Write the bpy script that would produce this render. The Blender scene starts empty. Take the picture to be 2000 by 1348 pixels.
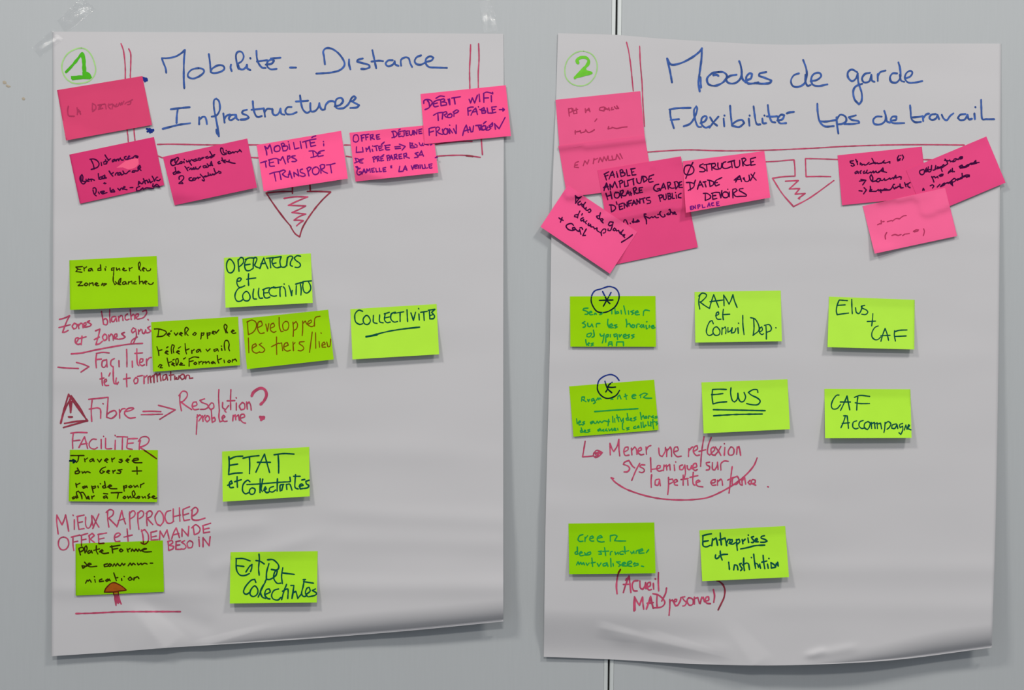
import bpy, math, random
from mathutils import Matrix, Vector, noise

scene = bpy.context.scene
COL = scene.collection
random.seed(7)

# ------------------------------------------------------------------ camera, world, lights, exposure
S = 0.00075            # metres of wall per photograph pixel
DIST = 2.0             # camera to wall
CX, CZ = 0.0, 1.5      # wall point in the middle of the frame
ROLL = math.radians(0.68)   # the camera was held slightly tilted

cam_data = bpy.data.cameras.new('camera')
cam_data.sensor_width = 36.0
cam_data.lens = 36.0 * DIST / (2000 * S)
cam = bpy.data.objects.new('camera', cam_data)
COL.objects.link(cam)
ca, sa = math.cos(ROLL), math.sin(ROLL)
cam.matrix_world = Matrix(((ca, -sa, 0, CX), (0, 0, -1, -DIST), (sa, ca, 0, CZ), (0, 0, 0, 1)))
scene.camera = cam

world = bpy.data.worlds.new('world')
scene.world = world
world.use_nodes = True
wb = world.node_tree.nodes['Background']
wb.inputs[0].default_value = (0.84, 0.90, 1.0, 1)
wb.inputs[1].default_value = 0.36

def area(name, loc, target, sx, sy, power, col):
    d = bpy.data.lights.new(name, 'AREA')
    d.shape = 'RECTANGLE'; d.size = sx; d.size_y = sy
    d.energy = power; d.color = col
    o = bpy.data.objects.new(name, d); COL.objects.link(o)
    o.location = loc
    o.rotation_euler = (Vector(target) - Vector(loc)).to_track_quat('-Z', 'Y').to_euler()
    return o

area('ceiling_lamp', (-1.6, -1.95, 4.15), (-0.7, -1.45, 1.0), 0.5, 0.2, 56, (1.0, 0.965, 0.91))
area('ceiling_lamp', (1.75, -1.85, 4.15), (0.8, -1.45, 1.0), 0.5, 0.2, 56, (1.0, 0.965, 0.91))
area('ceiling_lamp', (0.1, -3.8, 4.15), (0.1, -2.2, 1.0), 0.8, 0.35, 63, (1.0, 0.965, 0.92))
scene.view_settings.view_transform = 'Standard'
scene.view_settings.look = 'None'
scene.view_settings.exposure = 0.0
scene.view_settings.gamma = 1.0
scene.view_settings.use_curve_mapping = False

# ------------------------------------------------------------------ helpers
def pt(px, py, h=0.0):
    """Wall coordinates of a surveyed position; h = height in metres in front of the wall."""
    k = (DIST - h) / DIST
    dx = (px - 1000) * S * k
    dz = -(py - 674) * S * k
    return (CX + dx * ca - dz * sa, -h, CZ + dx * sa + dz * ca)

def lin(r, g, b):
    f = lambda c: (c / 12.92) if c <= 0.04045 else ((c + 0.055) / 1.055) ** 2.4
    return (f(r / 255), f(g / 255), f(b / 255))

def material(name, col, rough=0.7, var=0.04, scale=40, stretch=(1, 1, 1), bump=0.0, bscale=200, metallic=0.0, spec=0.3, coord='Object'):
    m = bpy.data.materials.new(name); m.use_nodes = True
    nt = m.node_tree; n = nt.nodes; l = nt.links
    b = n['Principled BSDF']
    b.inputs['Roughness'].default_value = rough
    b.inputs['Metallic'].default_value = metallic
    b.inputs['Specular IOR Level'].default_value = spec
    tc = n.new('ShaderNodeTexCoord'); mp = n.new('ShaderNodeMapping')
    mp.inputs['Scale'].default_value = stretch
    l.new(tc.outputs[coord], mp.inputs[0])
    nz = n.new('ShaderNodeTexNoise'); nz.inputs['Scale'].default_value = scale; nz.inputs['Detail'].default_value = 4
    l.new(mp.outputs[0], nz.inputs['Vector'])
    cr = n.new('ShaderNodeMapRange')
    cr.inputs[1].default_value = 0.25; cr.inputs[2].default_value = 0.75
    cr.inputs[3].default_value = 1 - var; cr.inputs[4].default_value = 1 + var
    l.new(nz.outputs['Fac'], cr.inputs[0])
    mx = n.new('ShaderNodeVectorMath'); mx.operation = 'MULTIPLY'
    mx.inputs[0].default_value = col
    l.new(cr.outputs[0], mx.inputs[1])
    l.new(mx.outputs[0], b.inputs['Base Color'])
    if bump:
        n2 = n.new('ShaderNodeTexNoise'); n2.inputs['Scale'].default_value = bscale; n2.inputs['Detail'].default_value = 5
        l.new(mp.outputs[0], n2.inputs['Vector'])
        bp = n.new('ShaderNodeBump'); bp.inputs['Strength'].default_value = bump; bp.inputs['Distance'].default_value = 0.001
        l.new(n2.outputs['Fac'], bp.inputs['Height']); l.new(bp.outputs[0], b.inputs['Normal'])
    return m

def new_obj(name, verts, faces, mat, origin=(0, 0, 0), parent=None, smooth=False):
    ox, oy, oz = origin
    me = bpy.data.meshes.new(name)
    me.from_pydata([(x - ox, y - oy, z - oz) for x, y, z in verts], [], faces)
    me.materials.append(mat)
    if smooth:
        me.polygons.foreach_set('use_smooth', [True] * len(me.polygons))
    me.update()
    if smooth: me.set_sharp_from_angle(angle=math.radians(75))
    o = bpy.data.objects.new(name, me)
    COL.objects.link(o)
    if parent is None:
        o.location = origin
    else:
        o.parent = parent
    return o

def box(x0, x1, y0, y1, z0, z1, bev=0.0):
    v = [(x0, y0, z0), (x1, y0, z0), (x1, y1, z0), (x0, y1, z0), (x0, y0, z1), (x1, y0, z1), (x1, y1, z1), (x0, y1, z1)]
    f = [(0, 3, 2, 1), (4, 5, 6, 7), (0, 1, 5, 4), (1, 2, 6, 5), (2, 3, 7, 6), (3, 0, 4, 7)]
    return v, f

def tag(o, label=None, cat=None, group=None, kind=None):
    if label: o['label'] = label
    if cat: o['category'] = cat
    if group: o['group'] = group
    if kind: o['kind'] = kind
    return o

def smooth01(t):
    t = max(0.0, min(1.0, t)); return t * t * (3 - 2 * t)

def interp(pts, x):
    if x <= pts[0][0]: return pts[0][1]
    for (a, b), (c, d) in zip(pts, pts[1:]):
        if x <= c:
            t = (x - a) / (c - a)
            return b + (d - b) * t
    return pts[-1][1]

def sinterp(pts, x):
    """smooth interpolation through points (monotone cubic-ish)"""
    n = len(pts)
    if x <= pts[0][0]: return pts[0][1]
    if x >= pts[-1][0]: return pts[-1][1]
    for i in range(n - 1):
        x0, y0 = pts[i]; x1, y1 = pts[i + 1]
        if x <= x1:
            m0 = (y1 - pts[i - 1][1]) / (x1 - pts[i - 1][0]) if i > 0 else (y1 - y0) / (x1 - x0)
            m1 = (pts[i + 2][1] - y0) / (pts[i + 2][0] - x0) if i + 2 < n else (y1 - y0) / (x1 - x0)
            t = (x - x0) / (x1 - x0); d = x1 - x0
            return (2*t**3 - 3*t**2 + 1) * y0 + (t**3 - 2*t**2 + t) * d * m0 + (-2*t**3 + 3*t**2) * y1 + (t**3 - t**2) * d * m1

# ------------------------------------------------------------------ materials
M_panel = material('grey_laminate', (0.446, 0.467, 0.477), rough=0.6, var=0.013, scale=12, stretch=(34, 34, 1.5), bump=0.05, bscale=60)
M_strip = material('pale_aluminium', (0.62, 0.65, 0.64), rough=0.4, var=0.02, metallic=0.15)
M_dark = material('dark_gap', (0.012, 0.018, 0.016), rough=0.8)
M_floor = material('grey_carpet', (0.16, 0.17, 0.18), rough=0.95, var=0.2, scale=90, bump=0.4)
M_paper = material('flipchart_paper', (0.555, 0.545, 0.556), rough=0.75, var=0.012, scale=5, bump=0.12, bscale=14, spec=0.2)
M_residue = material('old_glue', (0.40, 0.35, 0.27), rough=0.7, var=0.15)

# ------------------------------------------------------------------ setting
GX = 0.1475            # centre of the joint between the two wall panels
bv, bf = box(-3.2, 3.4, 0.030, 0.060, 0.0, 3.0)
wall = tag(new_obj('wall_back', bv, bf, M_dark, origin=(0, 0.045, 0)), kind='structure',
           label='grey laminate partition wall behind the two flipchart sheets')
PW = 1.2; GAP = 0.0026; ST = 0.0062
edges = [GX - 2 * PW, GX - PW, GX, GX + PW, GX + 2 * PW]
for x0, x1 in zip(edges, edges[1:]):
    v, f = box(x0 + GAP / 2 + ST, x1 - GAP / 2 - ST, 0.0, 0.0295, 0.02, 2.98)
    p = new_obj('wall_panel', v, f, M_panel, origin=(0, 0.045, 0), parent=wall)
    for a, b in ((x0 + GAP / 2, x0 + GAP / 2 + ST), (x1 - GAP / 2 - ST, x1 - GAP / 2)):
        # rounded aluminium edge profile standing a little proud of the laminate
        prof = [(a, 0.0295), (a, 0.0006), (a + 0.0008, -0.0006), (b - 0.0008, -0.0006), (b - 0.0001, 0.0004), (b - 0.0001, 0.0295)]
        v = [(x, y, 0.02) for x, y in prof] + [(x, y, 2.98) for x, y in prof]
        n = len(prof)
        f = [(i, (i + 1) % n, n + (i + 1) % n, n + i) for i in range(n)] + [tuple(range(n))[::-1], tuple(range(n, 2 * n))]
        new_obj('edge_profile', v, f, M_strip, origin=(0, 0.045, 0), parent=p)
v, f = box(-3.2, 3.4, -4.5, 0.06, -0.05, 0.0)
tag(new_obj('floor', v, f, M_floor), kind='structure')

# ------------------------------------------------------------------ flipchart sheets
def ridge(px, py, y0, amp, sig, xa, xb, slope=0.0, soft=90):
    w = smooth01((px - xa) / soft + 0.5) * smooth01((xb - px) / soft + 0.5)
    d = (py - (y0 + slope * (px - xa))) / sig
    return amp * w * math.exp(-d * d)

def fold(px, py, a, b, amp, sig):
    """soft crease between two points, fading at both ends"""
    ax, ay = a; bx, by = b
    L2 = (bx - ax) ** 2 + (by - ay) ** 2
    t = ((px - ax) * (bx - ax) + (py - ay) * (by - ay)) / L2
    tc = max(0, min(1, t))
    dx = px - (ax + (bx - ax) * tc); dy = py - (ay + (by - ay) * tc)
    d = math.hypot(dx, dy) / sig
    return amp * math.exp(-d * d) * smooth01(tc * 2.5 + .25)

def tent(px, py, a, b, amp, wl, wr):
    """sharp crease from a to b (amplitude grows towards b), falling off over wl / wr on its two sides"""
    ax, ay = a; bx, by = b
    L = math.hypot(bx - ax, by - ay)
    t = ((px - ax) * (bx - ax) + (py - ay) * (by - ay)) / L / L
    d = ((px - ax) * (by - ay) - (py - ay) * (bx - ax)) / L
    w = wr if d > 0 else wl
    e = smooth01(t * 1.3) * (1.0 if t < 1 else max(0.0, 1 - (t - 1) * 6))
    return amp * e * max(0.0, 1 - abs(d) / (w * (0.45 + 0.55 * min(1, max(0, t)))))

LT = dict(top=[(103, 62), (400, 63), (983, 66)], bot=[(101, 1282), (220, 1274), (320, 1266), (400, 1261), (600, 1248), (800, 1232), (983, 1214)],
          left=[(62, 103), (200, 104), (600, 103), (1000, 102), (1282, 101)], right=[(66, 983), (200, 984), (600, 983), (1215, 983)])
RT = dict(top=[(1090, 65), (1200, 68), (1300, 76), (1515, 87), (1700, 85), (1955, 85)],
          bot=[(1062, 1283), (1188, 1288), (1330, 1296), (1470, 1300), (1600, 1298), (1750, 1289), (1937, 1265)],
          left=[(65, 1090), (195, 1086), (400, 1078), (670, 1074), (1000, 1066), (1283, 1062)],
          right=[(85, 1955), (400, 1953), (700, 1950), (1000, 1945), (1265, 1937)])

def rolled(d, R, depth):
    q = max(0.0, min(0.91, 1 - d / R))
    return depth * (1 - math.sqrt(1 - q * q)) / (1 - math.sqrt(1 - 0.91 ** 2))

def hL(px, py):
    t = (py - 62) / 1210.0; tc = max(0, min(1.05, t)); s = (px - 101) / 882.0
    sc = max(0, min(1, s))
    h = 1.0 + (5.5 + 25.5 * smooth01(sc * 1.1)) * tc ** 2.2 + 3.0 * smooth01(tc * 3) * (2 * sc - 1) ** 2
    yb = sinterp(LT['bot'], px); d = yb - py
    r = smooth01((px - 330) / 420.0)
    h -= rolled(d, 18 + 26 * r, 14.0 * r + 0.01) if d < 60 else 0
    h += ridge(px, py, 1146, 1.5, 20, 560, 1100) + ridge(px, py, 1052, 1.0, 22, 640, 1000, 0.03) + ridge(px, py, 1000, 0.9, 20, 640, 1010, .05)
    h += ridge(px, py, 1050, 1.2, 17, 300, 520, -0.12, 50) + ridge(px, py, 1150, 1.2, 18, 90, 420, 0.03)
    h += ridge(px, py, 745, 0.7, 22, 60, 560) + ridge(px, py, 596, 0.6, 24, 60, 700) + ridge(px, py, 870, 0.7, 26, 450, 1000, .04)
    h += tent(px, py, (240, 1165), (322, 1268), 4.6, 95, 48) + fold(px, py, (640, 1040), (420, 1110), 1.2, 16)
    h -= fold(px, py, (262, 1172), (400, 1222), 1.6, 20)
    h += tent(px, py, (560, 1215), (400, 1262), 1.6, 16, 30)
    h += 0.35 * noise.noise(Vector((px / 160, py / 70, 1.3))) * 2
    return max(0.6, h) * 0.001

def hR(px, py):
    t = (py - 70) / 1220.0; tc = max(0, min(1.05, t)); s = (px - 1065) / 880.0
    sc = max(0, min(1, s))
    peak = interp([(1062, 12), (1300, 14), (1470, 20), (1700, 29), (1950, 31)], px)
    h = 1.0 + peak * tc ** 2.2 + 4.0 * smooth01(tc * 2.5) * (2 * sc - 1) ** 2
    h += 3.0 * math.exp(-((tc) / 0.06) ** 2) * math.exp(-((px - 1300) / 160.0) ** 2)
    yb = sinterp(RT['bot'], px); d = yb - py
    a = 1 - smooth01((px - 1180) / 330.0)
    if d < 95: h -= a * 12.0 * smooth01(1 - d / 95.0)
    r = smooth01((px - 1560) / 300.0)
    h -= rolled(d, 16 + 32 * r, 14.0 * r + 0.01) if d < 60 else 0
    h += ridge(px, py, 1110, 0.9, 22, 1500, 2000) + ridge(px, py, 1185, 0.8, 22, 1480, 2000) + ridge(px, py, 985, 0.7, 25, 1040, 1600, .03)
    h += ridge(px, py, 1245, 1.6, 15, 1200, 1420, 0.12, 50) + ridge(px, py, 700, .5, 30, 1040, 1970) + ridge(px, py, 455, .5, 26, 1400, 1970)
    h += tent(px, py, (1405, 1205), (1472, 1300), 2.6, 70, 40) + tent(px, py, (1290, 1252), (1180, 1228), 1.5, 14, 22) + fold(px, py, (1680, 1262), (1590, 1280), 1.3, 9)
    h += tent(px, py, (1450, 1292), (1280, 1252), 1.6, 20, 26) + fold(px, py, (1570, 1283), (1605, 1272), 1.3, 7)
    h += 0.35 * noise.noise(Vector((px / 160, py / 70, 7.7))) * 2
    return max(0.6, h) * 0.001

def shell(grid, nu, nv, th):
    """closed thin sheet from a grid of (px,py,h); returns verts, faces"""
    V = [pt(px, py, h) for px, py, h in grid]
    n = len(V)
    V += [pt(px, py, h - th) for px, py, h in grid]
    F = []
    W = nu + 1
    for j in range(nv):
        for i in range(nu):
            a = j * W + i
            F.append((a, a + W, a + W + 1, a + 1))
            F.append((n + a, n + a + 1, n + a + W + 1, n + a + W))
    ring = [i for i in range(W)] + [j * W + nu for j in range(1, nv + 1)] + [nv * W + i for i in range(nu - 1, -1, -1)] + [j * W for j in range(nv - 1, 0, -1)]
    for a, b in zip(ring, ring[1:] + ring[:1]):
        F.append((a, b, n + b, n + a))
    return V, F

def make_sheet(D, hf, name):
    nu, nv = 150, 250
    g = []
    for j in range(nv + 1):
        v = j / nv
        v = 1 - (1 - v) ** 1.6          # finer rows towards the rolled bottom edge
        for i in range(nu + 1):
            u = i / nu
            xt = interp([(0, D['left'][0][1]), (1, D['right'][0][1])], u)
            xb_ = interp([(0, D['left'][-1][1]), (1, D['right'][-1][1])], u)
            xa = xt + (xb_ - xt) * v
            yt = sinterp(D['top'], xt); yb = sinterp(D['bot'], xb_)
            py = yt + (yb - yt) * v
            xl = sinterp(D['left'], py); xr = sinterp(D['right'], py)
            px = xl + (xr - xl) * u
            g.append((px, py, hf(px, py)))
    V, F = shell(g, nu, nv, 0.00025)
    cx = sum(v[0] for v in V) / len(V)
    o = new_obj(name, V, F, M_paper, origin=(cx, 0.0, pt(1000, 674)[2] + 0.43), smooth=True)
    return o

sheet1 = tag(make_sheet(LT, hL, 'flipchart_sheet'), 'large white flipchart sheet numbered 1 in green, taped left of the wall joint', 'paper', 'flipchart sheets on the wall')
sheet2 = tag(make_sheet(RT, hR, 'flipchart_sheet'), 'large white flipchart sheet numbered 2 in green, covering the wall joint', 'paper', 'flipchart sheets on the wall')

class Surf:
    pass
class PaperSurf(Surf):
    def __init__(s, obj, hf): s.obj = obj; s.hf = hf; s.eps = 0.00022
    def h(s, px, py): return s.hf(px, py)
    def inside(s, px, py): return True
P1 = PaperSurf(sheet1, hL); P2 = PaperSurf(sheet2, hR)

# ------------------------------------------------------------------ sticky notes
NOTES = []
class NoteSurf(Surf):
    NU, NV = 36, 24
    def __init__(s, q, paper, lift, cl=0.0, cr=0.0, order=0, tl=0.0):
        s.q = q; s.paper = paper; s.eps = 0.00016
        NU, NV = s.NU, s.NV
        s.g = []
        for j in range(NV + 1):
            v = j / NV
            for i in range(NU + 1):
                u = i / NU
                px, py = s.uv(u, v)
                own = lift * (max(0, v - 0.16) / 0.84) ** 1.12
                own += cl * max(0.0, (v - 0.76 - 0.24 * u / 0.36) / 0.24) if cl < 0 else cl * smooth01((v - 0.45 - 0.55 * u / 0.5) / 0.55) ** 1.3
                own += cr * smooth01((v - 0.45 - 0.55 * (1 - u) / 0.5) / 0.55) ** 1.3
                own += tl * smooth01(1 - v / 0.25) * smooth01((u - 0.8) / 0.2)
                own += 0.25 * math.sin(u * math.pi) * v
                s.g.append([px, py, paper.hf(px, py) + 0.0005 + own * 0.001])
        base = [r[2] for r in s.g]
        for it in range(3):
            for k, r in enumerate(s.g):
                for nt in NOTES:
                    if nt.near(r[0], r[1], s):
                        r[2] = max(r[2], nt.h(r[0], r[1]) + 0.00042)
            if it < 2 and any(nt.overlaps(s) for nt in NOTES):
                W = NU + 1
                hh = [r[2] for r in s.g]
                for j in range(NV + 1):
                    for i in range(NU + 1):
                        acc = 0; c = 0
                        for dj in (-1, 0, 1):
                            for di in (-1, 0, 1):
                                jj = j + dj; ii = i + di
                                if 0 <= jj <= NV and 0 <= ii <= NU: acc += hh[jj * W + ii]; c += 1
                        s.g[j * W + i][2] = acc / c
    def uv(s, u, v):
        (ax, ay), (bx, by), (cx, cy), (dx, dy) = s.q   # TL TR BR BL
        return (ax*(1-u)*(1-v) + bx*u*(1-v) + cx*u*v + dx*(1-u)*v, ay*(1-u)*(1-v) + by*u*(1-v) + cy*u*v + dy*(1-u)*v)
    def inv(s, px, py):
        u = v = 0.5
        (ax, ay), (bx, by), (cx, cy), (dx, dy) = s.q
        for _ in range(6):
            x, y = s.uv(u, v)
            ex, ey = px - x, py - y
            xu = (bx-ax)*(1-v) + (cx-dx)*v; yu = (by-ay)*(1-v) + (cy-dy)*v
            xv = (dx-ax)*(1-u) + (cx-bx)*u; yv = (dy-ay)*(1-u) + (cy-by)*u
            det = xu*yv - xv*yu
            u += (ex*yv - ey*xv) / det; v += (ey*xu - ex*yu) / det
        return u, v
    def inside(s, px, py, m=0.0):
        u, v = s.inv(px, py); return -m <= u <= 1+m and -m <= v <= 1+m
    def near(s, px, py, other):
        xs = [p[0] for p in s.q]; ys = [p[1] for p in s.q]
        if px < min(xs)-3 or px > max(xs)+3 or py < min(ys)-3 or py > max(ys)+3: return False
        return s.inside(px, py, 0.02)
    def overlaps(s, o):
        ax = [p[0] for p in s.q]; ay = [p[1] for p in s.q]; bx = [p[0] for p in o.q]; by = [p[1] for p in o.q]
        return not (max(ax) < min(bx) or max(bx) < min(ax) or max(ay) < min(by) or max(by) < min(ay))
    def h(s, px, py):
        u, v = s.inv(px, py)
        NU, NV = s.NU, s.NV; W = NU + 1
        x = max(0, min(NU - 1e-6, u * NU)); y = max(0, min(NV - 1e-6, v * NV))
        i = int(x); j = int(y); fx = x - i; fy = y - j
        g = s.g
        return (g[j*W+i][2]*(1-fx)*(1-fy) + g[j*W+i+1][2]*fx*(1-fy) + g[(j+1)*W+i][2]*(1-fx)*fy + g[(j+1)*W+i+1][2]*fx*fy)

note_mats = {}
def note_mat(col, kind):
    if col not in note_mats:
        note_mats[col] = material(kind, tuple(min(1.0, c * (1.12 if 'green' in kind else 1.06)) for c in lin(*col)), rough=0.8, var=0.02, scale=30, bump=0.05, bscale=300, spec=0.1)
        b = note_mats[col]
    return note_mats[col]

def note(name, col, q, paper, lift, label, group, kind='sticky note', **kw):
    ns = NoteSurf(q, paper, lift, **kw)
    NOTES.append(ns)
    V, F = shell([tuple(r) for r in ns.g], ns.NU, ns.NV, 0.00018)
    u, v = ns.uv(0.5, 0.06)
    ns.origin = pt(u, v, ns.h(u, v))
    ns.obj = new_obj(name, V, F, note_mat(col, 'pink_note' if 'pink' in name else 'green_note'), origin=ns.origin, smooth=True)
    tag(ns.obj, label, kind, group)
    return ns
for P, o in ((P1, sheet1), (P2, sheet2)):
    P.origin = tuple(o.location)

# ------------------------------------------------------------------ pen strokes (thin ink films lying on the sheet they are written on)
def parse(txt, crop):
    ox, oy, s = crop
    out = []
    for st in txt.split(';'):
        st = st.strip()
        if not st: continue
        out.append([(ox + float(a) / s, oy + float(b) / s) for a, b in (p.split(',') for p in st.split())])
    return out

def spline(p):
    """Catmull-Rom, broken at sharp corners; returns list of smooth runs"""
    runs = []; cur = [p[0]]
    for i in range(1, len(p)):
        cur.append(p[i])
        if i < len(p) - 1:
            ax, ay = p[i][0] - p[i-1][0], p[i][1] - p[i-1][1]; bx, by = p[i+1][0] - p[i][0], p[i+1][1] - p[i][1]
            la, lb = math.hypot(ax, ay), math.hypot(bx, by)
            if la > 1e-6 and lb > 1e-6 and (ax*bx + ay*by) / (la*lb) < 0.1:
                runs.append(cur); cur = [p[i]]
    runs.append(cur)
    res = []
    for r in runs:
        if len(r) < 2: continue
        P = [(2*r[0][0]-r[1][0], 2*r[0][1]-r[1][1])] + r + [(2*r[-1][0]-r[-2][0], 2*r[-1][1]-r[-2][1])]
        if len(r) > 3 and math.hypot(r[0][0]-r[-1][0], r[0][1]-r[-1][1]) < 0.5:
            P[0] = r[-2]; P[-1] = r[1]
        o = []
        for i in range(1, len(P) - 2):
            a, b, c, d = P[i-1], P[i], P[i+1], P[i+2]
            L = math.hypot(c[0]-b[0], c[1]-b[1]); n = max(1, int(L / 1.6))
            for k in range(n):
                t = k / n
                o.append(tuple(0.5*((2*b[m]) + (-a[m]+c[m])*t + (2*a[m]-5*b[m]+4*c[m]-d[m])*t*t + (-a[m]+3*b[m]-3*c[m]+d[m])*t**3) for m in (0, 1)))
        o.append(r[-1]); res.append(o)
    return res

SEED = [0]
def ribbon(pts, w, V, F, surf, w_in=None):
    SEED[0] += 1; sd = SEED[0] * 3.17
    n = len(pts)
    if n < 2: return
    base = len(V)
    eps = surf.eps + (SEED[0] % 30) * 4e-6     # later strokes lie on top of earlier ones
    tot = 0
    for i, (x, y) in enumerate(pts):
        x0, y0 = pts[max(0, i-1)]; x1, y1 = pts[min(n-1, i+1)]
        dx, dy = x1-x0, y1-y0; L = math.hypot(dx, dy) or 1e-6
        nx, ny = -dy/L, dx/L
        tot += 1.6
        hw = 0.5 * w * (1 + 0.16 * noise.noise(Vector((tot * 0.12, sd, 0.0))) * 2)
        V.append(pt(x + nx*hw, y + ny*hw, surf.h(x + nx*hw, y + ny*hw) + eps))
        V.append(pt(x - nx*hw, y - ny*hw, surf.h(x - nx*hw, y - ny*hw) + eps))
        if i:
            a = base + 2*(i-1)
            F.append((a, a+1, a+3, a+2))
    for (x, y) in (pts[0], pts[-1]):
        c = len(V); K = 8
        for k in range(K):
            an = 2*math.pi*k/K
            X = x + 0.48*w*math.cos(an); Y = y + 0.48*w*math.sin(an)
            V.append(pt(X, Y, surf.h(X, Y) + eps + 2e-6))
        F.append(tuple(range(c + K - 1, c - 1, -1)))

def clusters(strokes, gap):
    """group strokes into words: strokes whose boxes come closer than gap belong together"""
    bb = [(min(p[0] for p in s), max(p[0] for p in s), min(p[1] for p in s), max(p[1] for p in s)) for s in strokes]
    par = list(range(len(strokes)))
    def find(i):
        while par[i] != i: i = par[i]
        return i
    for i in range(len(strokes)):
        for j in range(i):
            A_, B_ = bb[i], bb[j]
            if A_[0] - gap < B_[1] and B_[0] - gap < A_[1] and A_[2] - gap < B_[3] and B_[2] - gap < A_[3]:
                par[find(i)] = find(j)
    out = {}
    for i, s in enumerate(strokes): out.setdefault(find(i), []).append(s)
    return list(out.values())

def write(surf, name, mat, w, crop, txt, label=None, off=None, off_mat=None):
    """strokes on surf; where they run off a note they continue on the surface `off`"""
    groups = clusters(parse(txt, crop), 13.0 if isinstance(surf, PaperSurf) else 11.0)
    if len(groups) > 1: label = None
    for strokes in groups:
        V, F, V2, F2 = [], [], [], []
        for st in strokes:
            for run in spline(st):
                if off is None:
                    ribbon(run, w, V, F, surf)
                    continue
                seg = []; inn = None
                for p in run:
                    k = surf.inside(*p)
                    if inn is None: inn = k
                    if k != inn:
                        if len(seg) > 1: ribbon(seg, w, *((V, F, surf) if inn else (V2, F2, off)))
                        seg = []; inn = k
                    seg.append(p)
                if len(seg) > 1: ribbon(seg, w, *((V, F, surf) if inn else (V2, F2, off)))
        for vv, ff, sf, mt in ((V, F, surf, mat), (V2, F2, off, off_mat or mat)):
            if vv:
                o = new_obj(name, vv, ff, mt, origin=sf.origin, parent=sf.obj)
                if label: o['label'] = label

def fill(surf, name, mat, crop, txt, label=None, k=0.00004):
    """filled area, as a fan from its centre"""
    V, F = [], []
    for poly in parse(txt, crop):
        cx = sum(p[0] for p in poly) / len(poly); cy = sum(p[1] for p in poly) / len(poly)
        b = len(V); V.append(pt(cx, cy, surf.h(cx, cy) + surf.eps - k))
        for x, y in poly: V.append(pt(x, y, surf.h(x, y) + surf.eps - k))
        n = len(poly)
        for i in range(n): F.append((b, b + 1 + i, b + 1 + (i + 1) % n))
    o = new_obj(name, V, F, mat, origin=surf.origin, parent=surf.obj)
    if label: o['label'] = label
    return o

def ink(name, col, var=0.12, rough=0.55):
    return material(name, lin(*col), rough=0.85, var=var, scale=95, spec=0.04)
BLUE = ink('blue_marker', (62, 92, 158), 0.4); CRIM = ink('crimson_marker', (186, 74, 104), 0.3); CRIMD = ink('dark_crimson_marker', (148, 58, 74), 0.3)
DKBLUE = ink('dark_blue_marker', (32, 52, 130))
NGRN = ink('green_marker', (78, 178, 38)); NGRN2 = ink('lime_marker', (112, 198, 58)); PGRN = ink('pale_green_marker', (162, 208, 132))
BLACK = ink('black_purple_pen', (60, 10, 58)); PURP = ink('purple_pen', (112, 22, 118)); TEAL = ink('dark_green_marker', (8, 76, 62))
GREENI = ink('green_pen', (34, 150, 70)); BROWN = ink('brown_pen', (120, 78, 8)); OLIVE = ink('black_pen_on_green', (48, 44, 6))
FAINT = ink('faint_pencil', (176, 56, 94), var=0.15); NIGHT = ink('blue_black_pen', (8, 30, 42)); DBRN = ink('dark_brown_marker', (88, 34, 16))
CAP = ink('orange_brown_marker', (158, 82, 22)); PLUM = ink('plum_pen', (84, 12, 84))

A=(90,60,3.964); B=(540,60,3.964); C=(1040,60,3.964); D=(1500,60,3.964)
E=(100,480,4.9925); F_=(480,360,4.9925); G=(470,580,4.9925); H=(100,740,4.9925)
I=(400,860,4.9925); J=(90,980,4.9925); K=(430,1050,6.667); L=(430,480,9.985)
M=(1040,340,4.9925); N=(1090,550,6.667); O=(1340,550,6.667); P=(1590,550,6.667)
Q=(1090,720,6.667); R=(1340,720,6.667); T=(1590,720,6.667); U=(1100,840,4.545)
V_=(1090,1000,6.667); W_=(1340,1000,6.667)
a_=(130,290,10); b_=(320,265,11.11); c_=(500,260,11.11); d_=(680,240,11.11); e_=(820,165,11.11); f_=(1060,360,9.985)
g_=(1160,310,9.628); h_=(1325,290,10.37); i_=(1630,290,11.11); j_=(1780,280,11.11); k_=(1080,180,6.42); l_=(1680,390,10); m_=(100,140,9.524)
BB=(0,0,6.667); CC=(850,0,5); Z=(1620,250,5.711)

# ------------------------------------------------------------------ the notes themselves
GP1 = 'pink sticky notes on flipchart sheet 1'; GG1 = 'green sticky notes on flipchart sheet 1'
GP2 = 'pink sticky notes on flipchart sheet 2'; GG2 = 'green sticky notes on flipchart sheet 2'
PN, GN = 'pink_sticky_note', 'green_sticky_note'
n1 = note(PN, (208,66,108), [(111.4,176),(278,148.5),(296.9,244),(129,274.4)], P1, 2.2, 'dark pink sticky note with faint LA DISTANCE, below the circled green 1', GP1, cl=2.5)
n2 = note(PN, (208,54,110), [(135.4,302),(300.6,267.6),(320.8,361.5),(156,398)], P1, 1.6, 'dark pink sticky note headed Distances, lowest left of the pink row', GP1)
n3 = note(PN, (214,62,118), [(318,306.5),(482.8,270.6),(502,366.5),(341,401)], P1, 5.0, 'dark pink sticky note ending 2 conjoints, with a curled lower left corner', GP1, cl=-4.5)
n4 = note(PN, (244,86,140), [(501.2,283.3),(666.1,255.5),(679.5,348.9),(515,374)], P1, 10.0, 'bright pink sticky note reading MOBILITE TEMPS DE TRANSPORT above the drawn triangle', GP1)
n5 = note(PN, (244,86,140), [(682.5,259.3),(844,243.5),(856.1,337.5),(694.4,354.7)], P1, 7.5, 'bright pink sticky note about OFFRE DEJEUNER, partly under the DEBIT WIFI note', GP1, cl=-6)
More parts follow.
